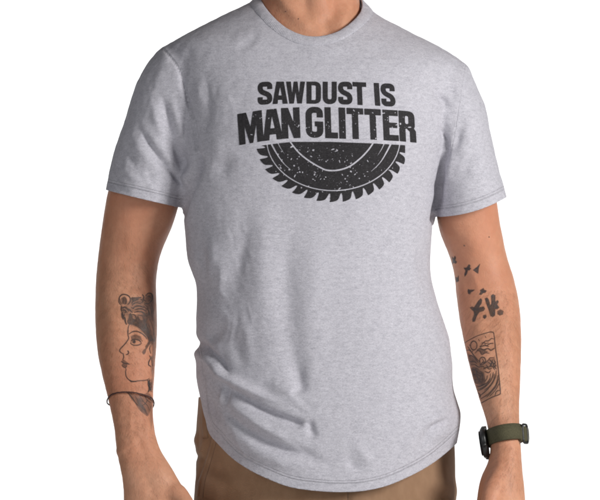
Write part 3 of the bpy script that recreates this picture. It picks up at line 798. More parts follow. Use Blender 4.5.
def sd_poly(X, Y, poly):
    p = np.array(poly, float); n = len(p)
    d = np.full(X.shape, 1e9); ins = np.zeros(X.shape, bool)
    for i in range(n):
        a, b = p[i], p[(i + 1) % n]; e = b - a; L = e @ e
        if L < 1e-12: continue
        t = np.clip(((X - a[0]) * e[0] + (Y - a[1]) * e[1]) / L, 0, 1)
        d = np.minimum(d, np.hypot(X - a[0] - t * e[0], Y - a[1] - t * e[1]))
        c = ((a[1] > Y) != (b[1] > Y))
        if abs(e[1]) > 1e-12: ins ^= c & (X < a[0] + (Y - a[1]) * e[0] / e[1])
    return np.where(ins, d, -d)
def rpath(pts, r, closed=False, n=6):
    p = [np.array(a, float) for a in pts]; out = []; N_ = len(p)
    rs_ = r if isinstance(r, (list, tuple)) else [r] * N_
    for i in range(N_):
        if not closed and i in (0, N_ - 1): out.append(p[i]); continue
        a, b, c = p[i - 1], p[i], p[(i + 1) % N_]
        d1, d2 = a - b, c - b; l1, l2 = np.linalg.norm(d1), np.linalg.norm(d2)
        rr_ = min(rs_[i], l1 * .5, l2 * .5)
        if rr_ < .05: out.append(b); continue
        s, e = b + d1 / l1 * rr_, b + d2 / l2 * rr_
        for t in np.linspace(0, 1, n): out.append((1 - t) ** 2 * s + 2 * t * (1 - t) * b * 1 + t * t * e)
    return np.array(out)
def stroke_poly(path, t):
    p = np.array(path, float); d = np.gradient(p, axis=0); d /= np.linalg.norm(d, axis=1)[:, None]
    n = np.stack([-d[:, 1], d[:, 0]], 1)
    return np.vstack([p + n * t / 2, (p - n * t / 2)[::-1]])
def rr4(x0, y0, x1, y1, r): return rpath([(x0, y0), (x1, y0), (x1, y1), (x0, y1)], r, True)
def glyph(ch, X, Y, w, h, t):
    U = np.maximum; I = np.minimum
    box = lambda a, b, c, d: sd_poly(X, Y, [(a, b), (c, b), (c, d), (a, d)])
    if ch == 'S':
        q = rpath([(w - t / 2, .33 * h), (w - t / 2, t / 2), (t / 2, t / 2), (t / 2, .41 * h), (w - t / 2, .60 * h), (w - t / 2, h - t / 2), (t / 2, h - t / 2), (t / 2, .67 * h)], .42 * w, n=8)
        return sd_poly(X, Y, stroke_poly(q, t))
    if ch == 'U':
        return sd_poly(X, Y, stroke_poly(rpath([(t / 2, 0), (t / 2, h - t / 2), (w - t / 2, h - t / 2), (w - t / 2, 0)], .42 * w, n=8), t))
    if ch == 'G':
        q = rpath([(w - t / 2, .34 * h), (w - t / 2, t / 2), (t / 2, t / 2), (t / 2, h - t / 2), (w - t / 2, h - t / 2), (w - t / 2, .48 * h)], .40 * w, n=8)
        return U(sd_poly(X, Y, stroke_poly(q, t)), box(.52 * w, .47 * h, w, .47 * h + .16 * h))
    if ch == 'D':
        return I(sd_poly(X, Y, rpath([(0, 0), (w, 0), (w, h), (0, h)], [0, .45 * w, .45 * w, 0], True)),
                 -sd_poly(X, Y, rpath([(t, .17 * h), (w - t, .17 * h), (w - t, .83 * h), (t, .83 * h)], [0, .12 * w, .12 * w, 0], True)))
    if ch == 'R':
        o = sd_poly(X, Y, rpath([(0, 0), (w * .95, 0), (w * .95, .58 * h), (0, .58 * h)], [0, .38 * w, .25 * w, 0], True))
        o = U(o, box(0, 0, t, h)); o = U(o, sd_poly(X, Y, [(.40 * w, .5 * h), (.82 * w, .5 * h), (w, .64 * h), (w, h), (w - t, h), (w - t, .66 * h), (.5 * w, .60 * h)]))
        return I(o, -sd_poly(X, Y, rr4(t, .16 * h, w * .95 - t, .42 * h, .1 * w)))
    if ch == 'A':
        o = sd_poly(X, Y, [(0, h), (.26 * w, 0), (.74 * w, 0), (w, h)])
        o = I(o, -sd_poly(X, Y, [(t, h + 1), (t + .03 * w, .82 * h), (w - t - .03 * w, .82 * h), (w - t, h + 1)]))
        return I(o, -sd_poly(X, Y, [(.5 * w, .22 * h), (.61 * w, .62 * h), (.39 * w, .62 * h)]))
    if ch == 'W':
        return sd_poly(X, Y, [(0, 0), (.25 * w, 0), (.32 * w, .56 * h), (.40 * w, 0), (.60 * w, 0), (.68 * w, .56 * h), (.75 * w, 0), (w, 0), (.83 * w, h), (.59 * w, h), (.5 * w, .46 * h), (.41 * w, h), (.17 * w, h)])
    if ch == 'M':
        return sd_poly(X, Y, [(0, h), (0, 0), (.36 * w, 0), (.5 * w, .48 * h), (.64 * w, 0), (w, 0), (w, h), (.74 * w, h), (.74 * w, .42 * h), (.57 * w, h), (.43 * w, h), (.26 * w, .42 * h), (.26 * w, h)])
    if ch == 'N':
        return sd_poly(X, Y, [(0, h), (0, 0), (.38 * w, 0), (.65 * w, .48 * h), (.65 * w, 0), (w, 0), (w, h), (.64 * w, h), (.35 * w, .50 * h), (.35 * w, h)])
    if ch == 'L': return U(box(0, 0, t, h), box(0, h * .81, w, h))
    if ch == 'I': return box(0, 0, w, h)
    if ch == 'T': return U(box(0, 0, w, .2 * h), box(w / 2 - t / 2, 0, w / 2 + t / 2, h))
    if ch == 'E': return U(U(box(0, 0, t, h), box(0, 0, w, .19 * h)), U(box(0, .41 * h, w * .93, .58 * h), box(0, .81 * h, w, h)))

LINE1 = [('S', 257.8, 14.6), ('A', 272.6, 15.2), ('W', 286.2, 18.9), ('D', 306.6, 14.4), ('U', 322.8, 14.0), ('S', 338.2, 14.2), ('T', 352.9, 13.6), ('I', 374.4, 5.2), ('S', 381.0, 14.0)]
LINE2 = [('M', 238.4, 24.4), ('A', 262.4, 20.0), ('N', 281.6, 18.4), ('G', 305.8, 17.4), ('L', 324.9, 12.8), ('I', 339.0, 6.6), ('T', 347.0, 16.6), ('T', 364.8, 16.4), ('E', 383.0, 15.2), ('R', 399.0, 16.6)]
xc = 325
_tx = [236, 250, 261, 281, 300, 312, 340, 372, 400, 418]; _ty = [114.4, 112.0, 110.2, 108.2, 107.3, 106.9, 107.6, 109.0, 110.6, 112.2]
_bx = [236, 250, 262, 283, 300, 315, 345, 372, 400, 418]; _by = [145.8, 143.4, 141.3, 138.9, 137.9, 137.8, 138.8, 139.6, 141.2, 142.9]
top2 = lambda X: np.interp(X, _tx, _ty)
bot2 = lambda X: np.interp(X, _bx, _by)
specks = []
for cx_, cy_, sp, n_ in [(268, 118, 8, 10), (290, 122, 7, 16), (300, 128, 5, 8), (312, 133, 5, 6), (334, 126, 5, 20), (350, 128, 6, 14), (370, 122, 6, 12), (376, 134, 5, 8), (392, 118, 6, 14), (404, 128, 6, 16), (352, 113, 5, 10),
                         (310, 152, 5, 22), (324, 160, 6, 14), (336, 150, 5, 10), (346, 156, 6, 18), (300, 148, 5, 8), (303, 170, 5, 18), (318, 176, 6, 24), (345, 180, 7, 26), (352, 172, 5, 16), (295, 158, 5, 8), (365, 168, 6, 10),
                         (330, 186, 8, 14), (285, 170, 5, 10), (372, 158, 4, 8), (280, 158, 4, 6), (326, 196, 14, 12), (290, 182, 10, 10), (380, 170, 8, 6), (250, 132, 5, 5), (262, 92, 4, 2), (330, 95, 20, 3)]:
    for _ in range(n_):
        specks.append((cx_ + rng.normal() * sp, cy_ + rng.normal() * sp * .8, abs(rng.normal()) * .36 + .18, rng.uniform(.6, 1.8), rng.uniform(0, 3.14)))
def wear(X, Y, f):
    for (a, b, r, asp, rot) in specks:
        m = (np.abs(X - a) < 3 * r * 2) & (np.abs(Y - b) < 3 * r * 2)
        if not m.any(): continue
        dx, dy = X[m] - a, Y[m] - b
        u, v = dx * math.cos(rot) + dy * math.sin(rot), -dx * math.sin(rot) + dy * math.cos(rot)
        d = np.hypot(u / asp, v * asp) - r
        f[m] = np.minimum(f[m], d)
    return f
def f_line1(X, Y):
    f = np.full(X.shape, -9.)
    top = np.interp(X, [257, 270, 300, 350, 374, 396], [82.2, 81.8, 81.7, 81.9, 83.0, 84.0])
    bot = np.interp(X, [257, 272, 300, 350, 374, 396], [105.2, 104.2, 103.6, 104.7, 105.6, 107.0])
    h = 23.2; Yl = (Y - top) / (bot - top) * h
    for ch, x, w in LINE1:
        m = (X > x - 3) & (X < x + w + 3)
        sh = -(Yl[m] - h / 2) * np.clip((x - 322) / 70, 0, 1) * .085
        f[m] = np.maximum(f[m], glyph(ch, X[m] - x + sh, Yl[m], w, h, 5.0))
    return wear(X, Y, f)
def f_line2(X, Y):
    f = np.full(X.shape, -9.); t, b = top2(X), bot2(X)
    h = 32.; Yl = (Y - t) / (b - t) * h
    for ch, x, w in LINE2:
        m = (X > x - 3) & (X < x + w + 3)
        sh = -(Yl[m] - h / 2) * np.interp(x + w / 2, [245, 300, 350, 407], [.07, .03, .03, .05])
        f[m] = np.maximum(f[m], glyph(ch, X[m] - x + sh, Yl[m], w, h, 6.2))
    return wear(X, Y, f)
LQ = lambda *p: [(250 + x / 7.14, 138 + y / 7.14) for x, y in p]
RQ = lambda *p: [(328 + x / 7.14, 138 + y / 7.14) for x, y in p]
RING_IN = LQ((280, 10), (290, 30), (350, 105), (425, 165), (505, 212)) + RQ((0, 231), (75, 229), (150, 205), (220, 155), (280, 95), (320, 40), (330, 15))
RING_OUT = LQ((95, 20), (110, 45), (165, 140), (230, 220), (330, 285), (430, 330), (500, 366), (590, 380)) + RQ((60, 375), (150, 355), (250, 315), (340, 260), (420, 190), (465, 120), (490, 50), (496, 20))
ARCS = [(LQ((150, 20), (158, 50), (200, 125), (245, 185), (292, 228)), 2.0, .5), (LQ((195, 25), (215, 65), (250, 122)), 1.1, .3),
        (RQ((450, 20), (442, 55), (390, 150), (350, 200), (308, 238)), 2.0, .4), (RQ((408, 25), (385, 75), (350, 132)), 1.2, .3)]
def f_blade(X, Y):
    x0, y0 = 333., 139.
    dx, dy = X - x0, Y - y0
    ph = np.degrees(np.arctan2(dy / 63., dx / 77.)); rho = np.hypot(dx / 77., dy / 63.)
    loc = np.hypot(77 * np.cos(np.radians(ph)), 63 * np.sin(np.radians(ph)))
    u = 1 - (1 - rho) * loc / 10.6                      # 0 at the tooth root, 1 at the tips
    lean = 3.0 * np.clip(1 - u, 0, 1)                   # the gullets lean
    g = np.mod((171.2 - ph - lean * .55) / 9.84, 1.0)
    prof = np.interp(g, [0, .25, .48, .60, .67, .72, .77, .88, .955, 1.0], [1.02, .98, .90, .80, .64, .44, .24, .20, .45, 1.02])
    f = (prof - u) * 4.0
    f = np.where(u > .3, np.minimum(f, np.minimum(g + .02, 1.0) * 9 + .4), f)
    a_ = np.radians(np.linspace(-6, 186, 60)); d, _, _ = poly_dist(X, Y, np.stack([333.4 + 66.6 * np.cos(a_), 139 + 51.6 * np.sin(a_)], 1)); f = np.minimum(f, d - .55)
    d, _, _ = poly_dist(X, Y, cr(RING_IN)); f = np.minimum(f, d - .8)
    for pts, wa, wb_ in ARCS:
        d, _, t = poly_dist(X, Y, cr(pts)); f = np.minimum(f, d - (wa * (1 - t) + wb_ * t) / 2)
    f = np.minimum(f, Y - np.interp(X, [254, 264, 278, 292, 330, 370, 404, 412], [147, 145.2, 143.4, 141.9, 141.9, 143.3, 145.2, 146]))
    f = np.minimum(f, X - (256 + (Y - 149) * -.3)); f = np.minimum(f, 405 - X)
    return wear(X, Y, f)
RES = .38
p1 = decal('printed_lettering', 255, 78, 399, 108, RES, f_line1, shirt_bvh, .0004, M_print, shirt, maxjump=.02)
p2 = decal('printed_lettering', 236, 104, 419, 148, RES, f_line2, shirt_bvh, .0004, M_print, shirt, maxjump=.02)
p3 = decal('printed_saw_blade', 254, 139, 410, 202, RES, f_blade, shirt_bvh, .0004, M_print, shirt, maxjump=.02)
p1['label'] = 'upper line of black print reading SAWDUST IS'
p2['label'] = 'lower arched line of worn black print reading MAN GLITTER'

# tattoos ----------------------------------------------------------------
def ink(X, Y, items, soft=.45):
    """ink density 0..1: lines, filled shapes, soft shading"""
    f = np.zeros(X.shape)
    for it in items:
        if it[0] == 'l':
            _, w, pts, *k = it; k = k[0] if k else .9; q = cr(pts, 4)
            d, _, t = poly_dist(X, Y, q); hw = w / 2 * (1 - .35 * np.abs(2 * t - 1) ** 3)
            v = np.clip((hw - d) / soft + .5, 0, 1) * k
        elif it[0] == 'p':
            _, pts, *k = it; k = k[0] if k else .9
            v = np.clip((sd_poly(X, Y, list(pts) if soft > .5 else cr(list(pts) + [pts[0]], 4)) + (.25 if soft > .5 else 0)) / soft + .5, 0, 1) * k
        elif it[0] == 'h':
            _, pts, k, sf = it
            v = sstep(-sf, sf, sd_poly(X, Y, pts)) * k
        elif it[0] == 'o':
            _, w, cx_, cy_, a, b = it; r = np.hypot((X - cx_) / a, (Y - cy_) / b)
            v = np.clip((w / 2 - np.abs(r - 1) * min(a, b)) / soft + .5, 0, 1) * .9
        f = 1 - (1 - f) * (1 - v) if it[0] == 'h' else np.maximum(f, v)
    return f
def tattoo(label, x0, y0, x1, y1, res, items, soft=.45):
    o = decal('tattoo', x0, y0, x1, y1, res, lambda X, Y: ink(X, Y, items, soft) - .03, body_bvh, .00022, M_tat, person, lambda X, Y: ink(X, Y, items, soft))
    if label: o['label'] = label
F1 = lambda *p: [(110 + x / 9.26, 286 + y / 9.26) for x, y in p]
F2 = lambda *p: [(104 + x / 8.33, 330 + y / 8.33) for x, y in p]
F3 = lambda *p: [(100 + x / 8.33, 380 + y / 8.33) for x, y in p]
FACE = [
 # animal head: ears, brow stripes, muzzle
 ('l', 1.2, F1((100, 175), (84, 150), (86, 110), (110, 82), (145, 80), (175, 95), (188, 120), (184, 150), (165, 172))),
 ('p', F1((105, 115), (130, 98), (150, 110), (160, 140), (150, 168), (125, 170), (108, 150)), .62),
 ('l', 1.0, F1((120, 165), (128, 140), (124, 112)), .95), ('l', .9, F1((140, 168), (148, 140), (140, 112)), .95),
 ('l', 1.6, F1((190, 115), (215, 112), (250, 112), (285, 106))), ('l', 1.4, F1((200, 128), (230, 130), (262, 124))),
 ('l', 1.3, F1((300, 80), (312, 100), (308, 125), (330, 140))), ('l', 1.2, F1((285, 125), (305, 135), (298, 150))),
 ('l', 1.2, F1((330, 90), (350, 68), (380, 70), (392, 95), (388, 130), (370, 150))), ('h', F1((330, 80), (385, 75), (405, 120), (400, 230), (330, 220), (320, 150)), .45, 1.6),
 ('l', 1.0, F1((345, 100), (365, 95), (375, 120), (355, 140))), ('l', 1.3, F1((320, 160), (345, 165), (368, 158))),
 ('l', 1.1, F1((205, 180), (222, 162), (250, 155), (285, 165))), ('l', 1.3, F1((215, 205), (240, 188), (275, 186), (315, 200))), ('l', 1.2, F1((232, 222), (262, 212), (300, 214), (335, 235))),
 ('l', 1.2, F1((225, 245), (262, 236), (305, 245), (335, 280))), ('l', 1.0, F1((200, 168), (208, 150), (225, 142))), ('l', 1.1, F1((335, 205), (355, 230), (360, 270))), ('l', 1.0, F1((318, 172), (340, 190), (352, 215))),
 ('l', 1.4, F1((108, 185), (104, 215), (112, 240))), ('l', 1.6, F1((112, 205), (140, 196), (160, 212), (185, 225), (205, 245))), ('l', 1.2, F1((112, 225), (135, 222), (150, 238))),
 ('l', 2.0, F1((112, 245), (114, 275), (122, 305))), ('l', 1.2, F1((135, 250), (148, 240), (160, 245))), ('l', 1.6, F1((120, 290), (138, 300), (142, 330), (152, 355))), ('l', 1.3, F1((132, 262), (128, 285), (138, 305))),
 ('h', F1((100, 180), (130, 190), (190, 120), (300, 110), (400, 80), (405, 330), (330, 300), (240, 240), (170, 250), (140, 330), (108, 290)), .34, 1.4),
 ('h', F1((165, 255), (330, 270), (400, 480), (350, 480), (250, 385), (160, 350)), .4, 1.),
 ('l', .8, F1((196, 150), (214, 140), (240, 140))), ('l', .8, F1((250, 144), (275, 146), (300, 160))), ('l', .9, F1((300, 178), (325, 200), (338, 228))), ('l', .9, F1((192, 192), (206, 204), (222, 214))), ('l', .8, F1((340, 250), (345, 290), (340, 320))),
 ('l', .9, F1((350, 160), (372, 190), (384, 240), (392, 300))), ('l', .8, F1((378, 160), (392, 200), (400, 260))), ('l', .8, F1((126, 210), (128, 235), (120, 250))), ('l', .8, F1((150, 205), (165, 222), (172, 240))), ('l', .9, F1((92, 120), (98, 150), (112, 170))), ('l', .9, F1((240, 305), (262, 345), (300, 388))), ('l', .8, F1((200, 330), (240, 366), (286, 396))),
 # open mouth and dark hair under it
 ('p', F1((175, 262), (190, 250), (205, 268), (215, 300), (235, 305), (250, 285), (262, 278), (280, 312), (305, 312), (318, 300), (335, 330), (350, 380), (372, 430), (398, 500), (360, 510), (340, 470), (300, 420), (262, 385), (215, 362), (165, 350), (160, 320), (172, 300)), .80),
 ('h', F1((300, 250), (400, 220), (415, 330), (420, 500), (380, 560), (345, 480), (320, 380)), .55, 1.5),
 ('l', 1.2, F1((205, 262), (232, 272), (242, 300))), ('l', 1.2, F1((262, 268), (300, 278), (306, 306))),
 ('l', .8, F1((345, 330), (372, 400), (388, 470)), .98), ('l', .8, F1((365, 300), (395, 380), (402, 460)), .98), ('l', .8, F1((220, 320), (280, 350), (330, 420)), .98), ('l', .8, F1((190, 310), (240, 352), (290, 380)), .98),
 # profile
 ('l', 1.0, F1((180, 355), (170, 380), (164, 430), (172, 480))), ('l', 1.1, F2((202, 0), (200, 40), (205, 70), (180, 110), (148, 145), (131, 168), (140, 188), (162, 198))),
 ('l', 1.2, F2((185, 205), (200, 200), (205, 182), (196, 174))), ('l', 1.0, F2((160, 200), (164, 225), (156, 250))),
 ('p', F2((145, 262), (165, 248), (185, 262), (212, 285), (190, 290), (182, 308), (160, 305), (148, 292), (158, 280)), .55),
 ('l', 1.2, F2((146, 262), (165, 275), (212, 285))), ('l', 1.0, F2((150, 290), (160, 306), (180, 312), (192, 296))), ('l', 1.0, F2((178, 312), (184, 330), (180, 350), (185, 385), (205, 412), (240, 428), (300, 422), (350, 418), (375, 405))),
 ('l', 1.2, F2((210, 32), (240, 14), (275, 12), (310, 26), (345, 55), (356, 75))),
 ('h', F2((222, 50), (262, 36), (306, 52), (316, 86), (262, 80), (232, 96)), .55, .7),
 ('l', 1.5, F2((226, 92), (240, 80), (268, 78), (292, 86), (306, 100)), .9), ('l', 1.0, F2((228, 66), (252, 54), (284, 56), (304, 72)), .6),
 ('p', F2((240, 88), (256, 84), (264, 96), (260, 110), (246, 112), (236, 102)), .9), ('l', 1.3, F2((222, 112), (240, 124), (268, 128), (296, 122), (312, 108)), .75), ('l', .8, F2((226, 100), (222, 112)), .8),
 # hair at the temple, ear ring
 ('p', F2((330, 0), (380, 0), (420, 20), (425, 90), (390, 110), (365, 145), (352, 165), (345, 190), (330, 205), (318, 185), (330, 165), (345, 150), (342, 140), (358, 112), (372, 80), (362, 40)), .62),
 ('l', 1.0, F2((372, 10), (385, 60), (372, 115)), .95), ('l', 1.0, F2((385, 130), (380, 160), (388, 195))), ('l', 1.2, F2((380, 215), (388, 235), (374, 262), (372, 290), (390, 305))), ('l', .9, F2((398, 220), (398, 260), (404, 300))),
 ('h', F2((395, 80), (430, 60), (425, 330), (405, 400), (392, 330), (400, 200)), .42, 1.4),
 ('l', 1.4, F2((362, 420), (378, 440), (376, 470), (388, 500))), ('h', F2((365, 420), (410, 400), (410, 500), (375, 500)), .4, 1.4)]
NECKT = [('l', 1.0, F3((245, 0), (262, 14), (300, 12))), ('l', 1.6, F3((412, 0), (402, 30), (412, 70), (400, 100))), ('h', F3((400, 20), (432, 20), (432, 100), (405, 90)), .5, 1.2),
 ('p', F3((215, 92), (250, 98), (275, 118), (320, 128), (365, 118), (395, 105), (425, 130), (438, 170), (428, 230), (412, 270), (398, 302), (372, 288), (345, 266), (325, 244), (308, 218), (290, 190), (262, 160), (242, 128)), .42),
 ('h', F3((300, 150), (340, 150), (360, 220), (400, 290), (345, 262), (305, 200)), .4, 1.2),
 ('l', 1.2, F3((222, 98), (262, 140), (300, 195), (322, 215))), ('l', 1.0, F3((290, 130), (330, 190), (372, 240), (392, 290))), ('l', 1.0, F3((330, 132), (362, 180), (396, 215), (410, 250))), ('l', 1.0, F3((310, 180), (350, 230), (382, 262))),
 ('l', .9, F3((370, 130), (395, 170), (424, 190))), ('l', 1.0, F3((340, 215), (372, 200), (402, 160))), ('h', F3((405, 230), (438, 210), (440, 330), (425, 400)), .3, 1.5)]
tattoo('tattoo of a woman in profile under an animal headdress', 116, 289, 158, 391, .3, FACE)
tattoo('dark shaded end of the face tattoo below the bracelet', 122, 378, 156, 432, .3, NECKT)
BQ = lambda *p: [(446 + x / 6.67, 250 + y / 6.67) for x, y in p]
BIRDS = [('p', BQ((40, 45), (50, 58), (60, 40), (66, 52), (60, 68), (72, 78), (66, 90), (52, 84), (44, 92), (46, 72))),
 ('p', BQ((120, 120), (138, 118), (154, 96), (162, 104), (158, 118), (166, 124), (156, 134), (146, 132), (138, 160), (126, 176), (124, 160), (132, 138))),
 ('p', BQ((226, 94), (218, 118), (214, 156), (204, 150), (182, 134), (196, 122), (208, 114))),
 ('p', BQ((66, 180), (76, 188), (84, 172), (84, 192), (86, 206), (72, 214), (64, 204))),
 ('p', BQ((148, 262), (160, 266), (190, 266), (178, 276), (168, 280), (160, 294), (150, 292), (146, 276))),
 ('p', BQ((222, 296), (232, 280), (228, 268), (240, 262), (250, 256), (254, 266), (270, 272), (262, 284), (248, 286), (236, 298))),
 ('p', BQ((160, 384), (176, 378), (188, 384), (216, 340), (232, 324), (240, 334), (236, 356), (218, 384), (250, 378), (260, 392), (250, 406), (222, 414), (205, 440), (192, 476), (178, 478), (178, 462), (190, 430), (186, 410), (172, 396))),
 ('p', BQ((250, 436), (266, 432), (270, 446), (258, 458), (248, 450))),
 ('p', BQ((260, 324), (274, 318), (284, 330), (296, 372), (304, 360), (302, 304), (314, 296), (328, 304), (328, 350), (342, 336), (350, 346), (340, 364), (354, 384), (342, 394), (328, 392), (326, 436), (312, 446), (298, 440), (286, 400), (268, 352))),
 ('p', BQ((344, 408), (362, 398), (382, 408), (378, 430), (358, 436), (344, 426)), .75)]
tattoo('tattoo of small flying birds and brushed marks', 450, 253, 506, 325, .3, BIRDS, .6)
WQ = lambda *p: [(455 + x / 5.95, 325 + y / 5.95) for x, y in p]
WAVE = [('l', 1.0, WQ((52, 112), (80, 92), (140, 62), (200, 44), (222, 42), (232, 56), (240, 130), (254, 230), (264, 330), (270, 400), (262, 414), (220, 430), (160, 462), (146, 468), (138, 450), (112, 350), (86, 245), (62, 150), (52, 112))),
 ('o', .9, 455 + 112 / 5.95, 325 + 122 / 5.95, 3.2, 4.4),
 # clouds
 ('l', .9, WQ((148, 130), (165, 112), (180, 96), (200, 94), (218, 80), (230, 84))), ('l', 1.1, WQ((150, 132), (168, 124), (190, 122), (206, 112), (228, 108))), ('l', 1.3, WQ((132, 150), (150, 140), (172, 148), (196, 140), (214, 150), (236, 138))),
 ('l', .9, WQ((120, 168), (136, 152), (150, 158), (160, 176), (182, 166), (204, 168))), ('p', WQ((130, 152), (150, 140), (178, 150), (198, 158), (180, 168), (160, 172), (148, 160)), .6), ('l', .8, WQ((176, 110), (186, 124), (204, 128))),
 # mountains
 ('l', 1.0, WQ((66, 152), (88, 150), (112, 180), (140, 212), (150, 218))), ('l', 1.0, WQ((84, 186), (100, 182), (122, 200), (140, 224))), ('h', WQ((74, 168), (100, 180), (140, 220), (92, 232), (80, 200)), .35, .8), ('l', 1.1, WQ((90, 218), (112, 216), (130, 228))),
 ('l', 1.1, WQ((150, 232), (148, 205), (160, 192), (176, 196), (182, 214), (170, 226))), ('l', .9, WQ((150, 240), (170, 232), (196, 212), (208, 196), (232, 194))),
 # breaking wave
 ('p', WQ((90, 262), (112, 250), (136, 256), (150, 272), (170, 282), (178, 312), (182, 340), (160, 356), (132, 352), (112, 340), (98, 306)), .55), ('l', 1.2, WQ((92, 270), (118, 266), (140, 284), (160, 290))), ('l', 1.1, WQ((100, 298), (124, 294), (140, 318), (168, 322))),
 ('l', 1.1, WQ((112, 330), (136, 322), (158, 344))), ('l', 1.2, WQ((170, 262), (188, 252), (204, 262), (218, 258))), ('l', 1.3, WQ((206, 206), (220, 222), (214, 240), (230, 250), (246, 240))), ('l', 1.2, WQ((232, 206), (240, 224), (228, 236), (246, 262))), ('l', 1.0, WQ((178, 276), (200, 284), (212, 272))),
 ('l', 1.1, WQ((246, 272), (240, 310), (220, 350), (186, 390), (150, 420))), ('l', 1.1, WQ((228, 282), (222, 312), (204, 344), (168, 376), (134, 392))), ('l', .9, WQ((212, 292), (208, 318), (190, 344), (150, 366), (124, 370))),
 ('l', 1.0, WQ((256, 300), (250, 340), (230, 376), (196, 412), (156, 438))), ('l', .9, WQ((262, 350), (240, 388), (206, 424))), ('l', .9, WQ((238, 420), (246, 396), (266, 388))), ('l', .9, WQ((192, 300), (190, 320), (176, 336))), ('l', 1.1, WQ((134, 400), (150, 416), (144, 440)))]
WAVE += [('h', WQ((70, 160), (150, 230), (235, 190), (250, 250), (180, 260), (180, 340), (120, 350), (86, 260)), .30, 1.2), ('h', WQ((120, 350), (180, 340), (235, 290), (262, 300), (262, 410), (150, 455)), .14, 1.5),
 ('l', .8, WQ((76, 128), (100, 160), (108, 150))), ('l', .7, WQ((86, 116), (92, 126))), ('l', .7, WQ((140, 84), (146, 96))), ('l', .7, WQ((180, 66), (184, 76))), ('l', 1.0, WQ((162, 200), (170, 214), (160, 228), (148, 240))), ('l', 1.1, WQ((96, 236), (120, 236), (140, 250), (166, 246), (182, 262))),
 ('l', 1.1, WQ((106, 268), (112, 300), (104, 320))), ('l', 1.1, WQ((126, 262), (130, 290), (150, 306), (148, 332))), ('l', 1.1, WQ((152, 276), (166, 300), (162, 330))), ('l', 1.2, WQ((186, 238), (200, 250), (222, 246), (236, 266))), ('l', 1.1, WQ((196, 222), (212, 232), (206, 248))), ('l', 1.0, WQ((222, 206), (226, 226), (240, 236), (236, 252))),
 ('l', .9, WQ((120, 360), (150, 362), (180, 348))), ('l', .9, WQ((126, 382), (156, 376), (190, 352), (212, 318))), ('l', .9, WQ((234, 292), (230, 326), (206, 362), (176, 388))), ('l', .9, WQ((258, 322), (246, 362), (222, 394), (190, 428))), ('l', .8, WQ((158, 108), (172, 104), (186, 110), (200, 106)))]
tattoo('rectangular line tattoo of waves below a sun', 462, 330, 503, 406, .26, WAVE, .4)
# moles
M_mole = simple('mole', (.16, .075, .05), .6)
for (a, b, r) in [(464.5, 245.5, .0013), (489, 237, .0010), (286, 11.5, .0010), (298.5, 19, .0009), (142, 341, .0008)]:
    h = ray(body_bvh, a, b)
    v, f = blob(np.array(h[0]), (r, r * .6, r), 12); obj('mole', v, f, M_mole, person)
# arm hair: short fine hairs lying on the forearms
HVt, HFc = [], []
def hairs(x0, x1, y0, y1, n, dirx, side):
    for _ in range(n):
        a, b = rng.uniform(x0, x1), rng.uniform(y0, y1)
        h = ray(body_bvh, a, b)
        if h[0] is None: continue
        nrm = h[1] if h[1].y < 0 else -h[1]; p0 = h[0]
        if p0.y > .06: continue
        t = Vector((dirx + rng.normal() * .35, 0, -1 + rng.normal() * .25)); t = (t - nrm * t.dot(nrm)).normalized()
        s_ = nrm.cross(t).normalized(); L = rng.uniform(.006, .015); w = .00007; base = len(HVt)
        cv = rng.normal() * .25
        for i, u in enumerate((0, .35, .7)):
            c = p0 + t * L * u + nrm * (.0002 + L * .28 * math.sin(u * 2.2)) + s_ * (cv * L * u * u)
            HVt.append(tuple(c + s_ * w * (1 - u))); HVt.append(tuple(c - s_ * w * (1 - u)))
        c = p0 + t * L + nrm * (.0002 + L * .2) + s_ * (cv * L); HVt.append(tuple(c))
        for i in (0, 2): HFc.append([base + i, base + i + 1, base + i + 3, base + i + 2])
        HFc.append([base + 4, base + 5, base + 6])
hairs(95, 158, 262, 440, 2100, .35, 0); hairs(100, 160, 230, 262, 120, .3, 0)
hairs(455, 522, 290, 425, 2200, -.3, 1); hairs(488, 524, 445, 490, 300, -.2, 1); hairs(112, 175, 440, 500, 300, .2, 0)
M_ah = simple('arm_hair', (.20, .105, .055), .5)
ho = obj('arm_hair', HVt, HFc, M_ah, person); ho['kind'] = 'stuff'

# ------------------------------------------------------------------ trousers
hips = vrings([(385, 200, 445, .014, .112), (398, 197.5, 449, .014, .114), (412, 197, 451, .012, .117), (420, 196, 452, .012, .119), (440, 195.5, 454, .010, .121), (460, 196, 455, .010, .122), (497, 194, 456, .008, .122), (530, 193, 457, .004, .118), (545, 200, 450, .004, .108)], 26, 2.05)
legL = vrings([(500, 196, 325, .004, .112), (545, 194, 325, .004, .105), (620, 200, 318, .004, .095), (760, 212, 304, .0, .080), (920, 214, 300, .01, .074), (1060, 216, 298, .012, .070), (1104, 214, 300, .008, .074)], 40, 2.2)
legR = vrings([(500, 326, 455, .004, .112), (545, 327, 456, .004, .105), (620, 334, 450, .004, .095), (760, 348, 440, .0, .080), (920, 352, 438, .01, .074), (1060, 354, 436, .012, .070), (1104, 352, 438, .008, .074)], 40, 2.2)
TV, TF = remesh([loft(hips, 72), loft(legL, 56), loft(legR, 56)], .0035)
TV = smooth(TV, TF, 6); TN = normals(TV, TF)
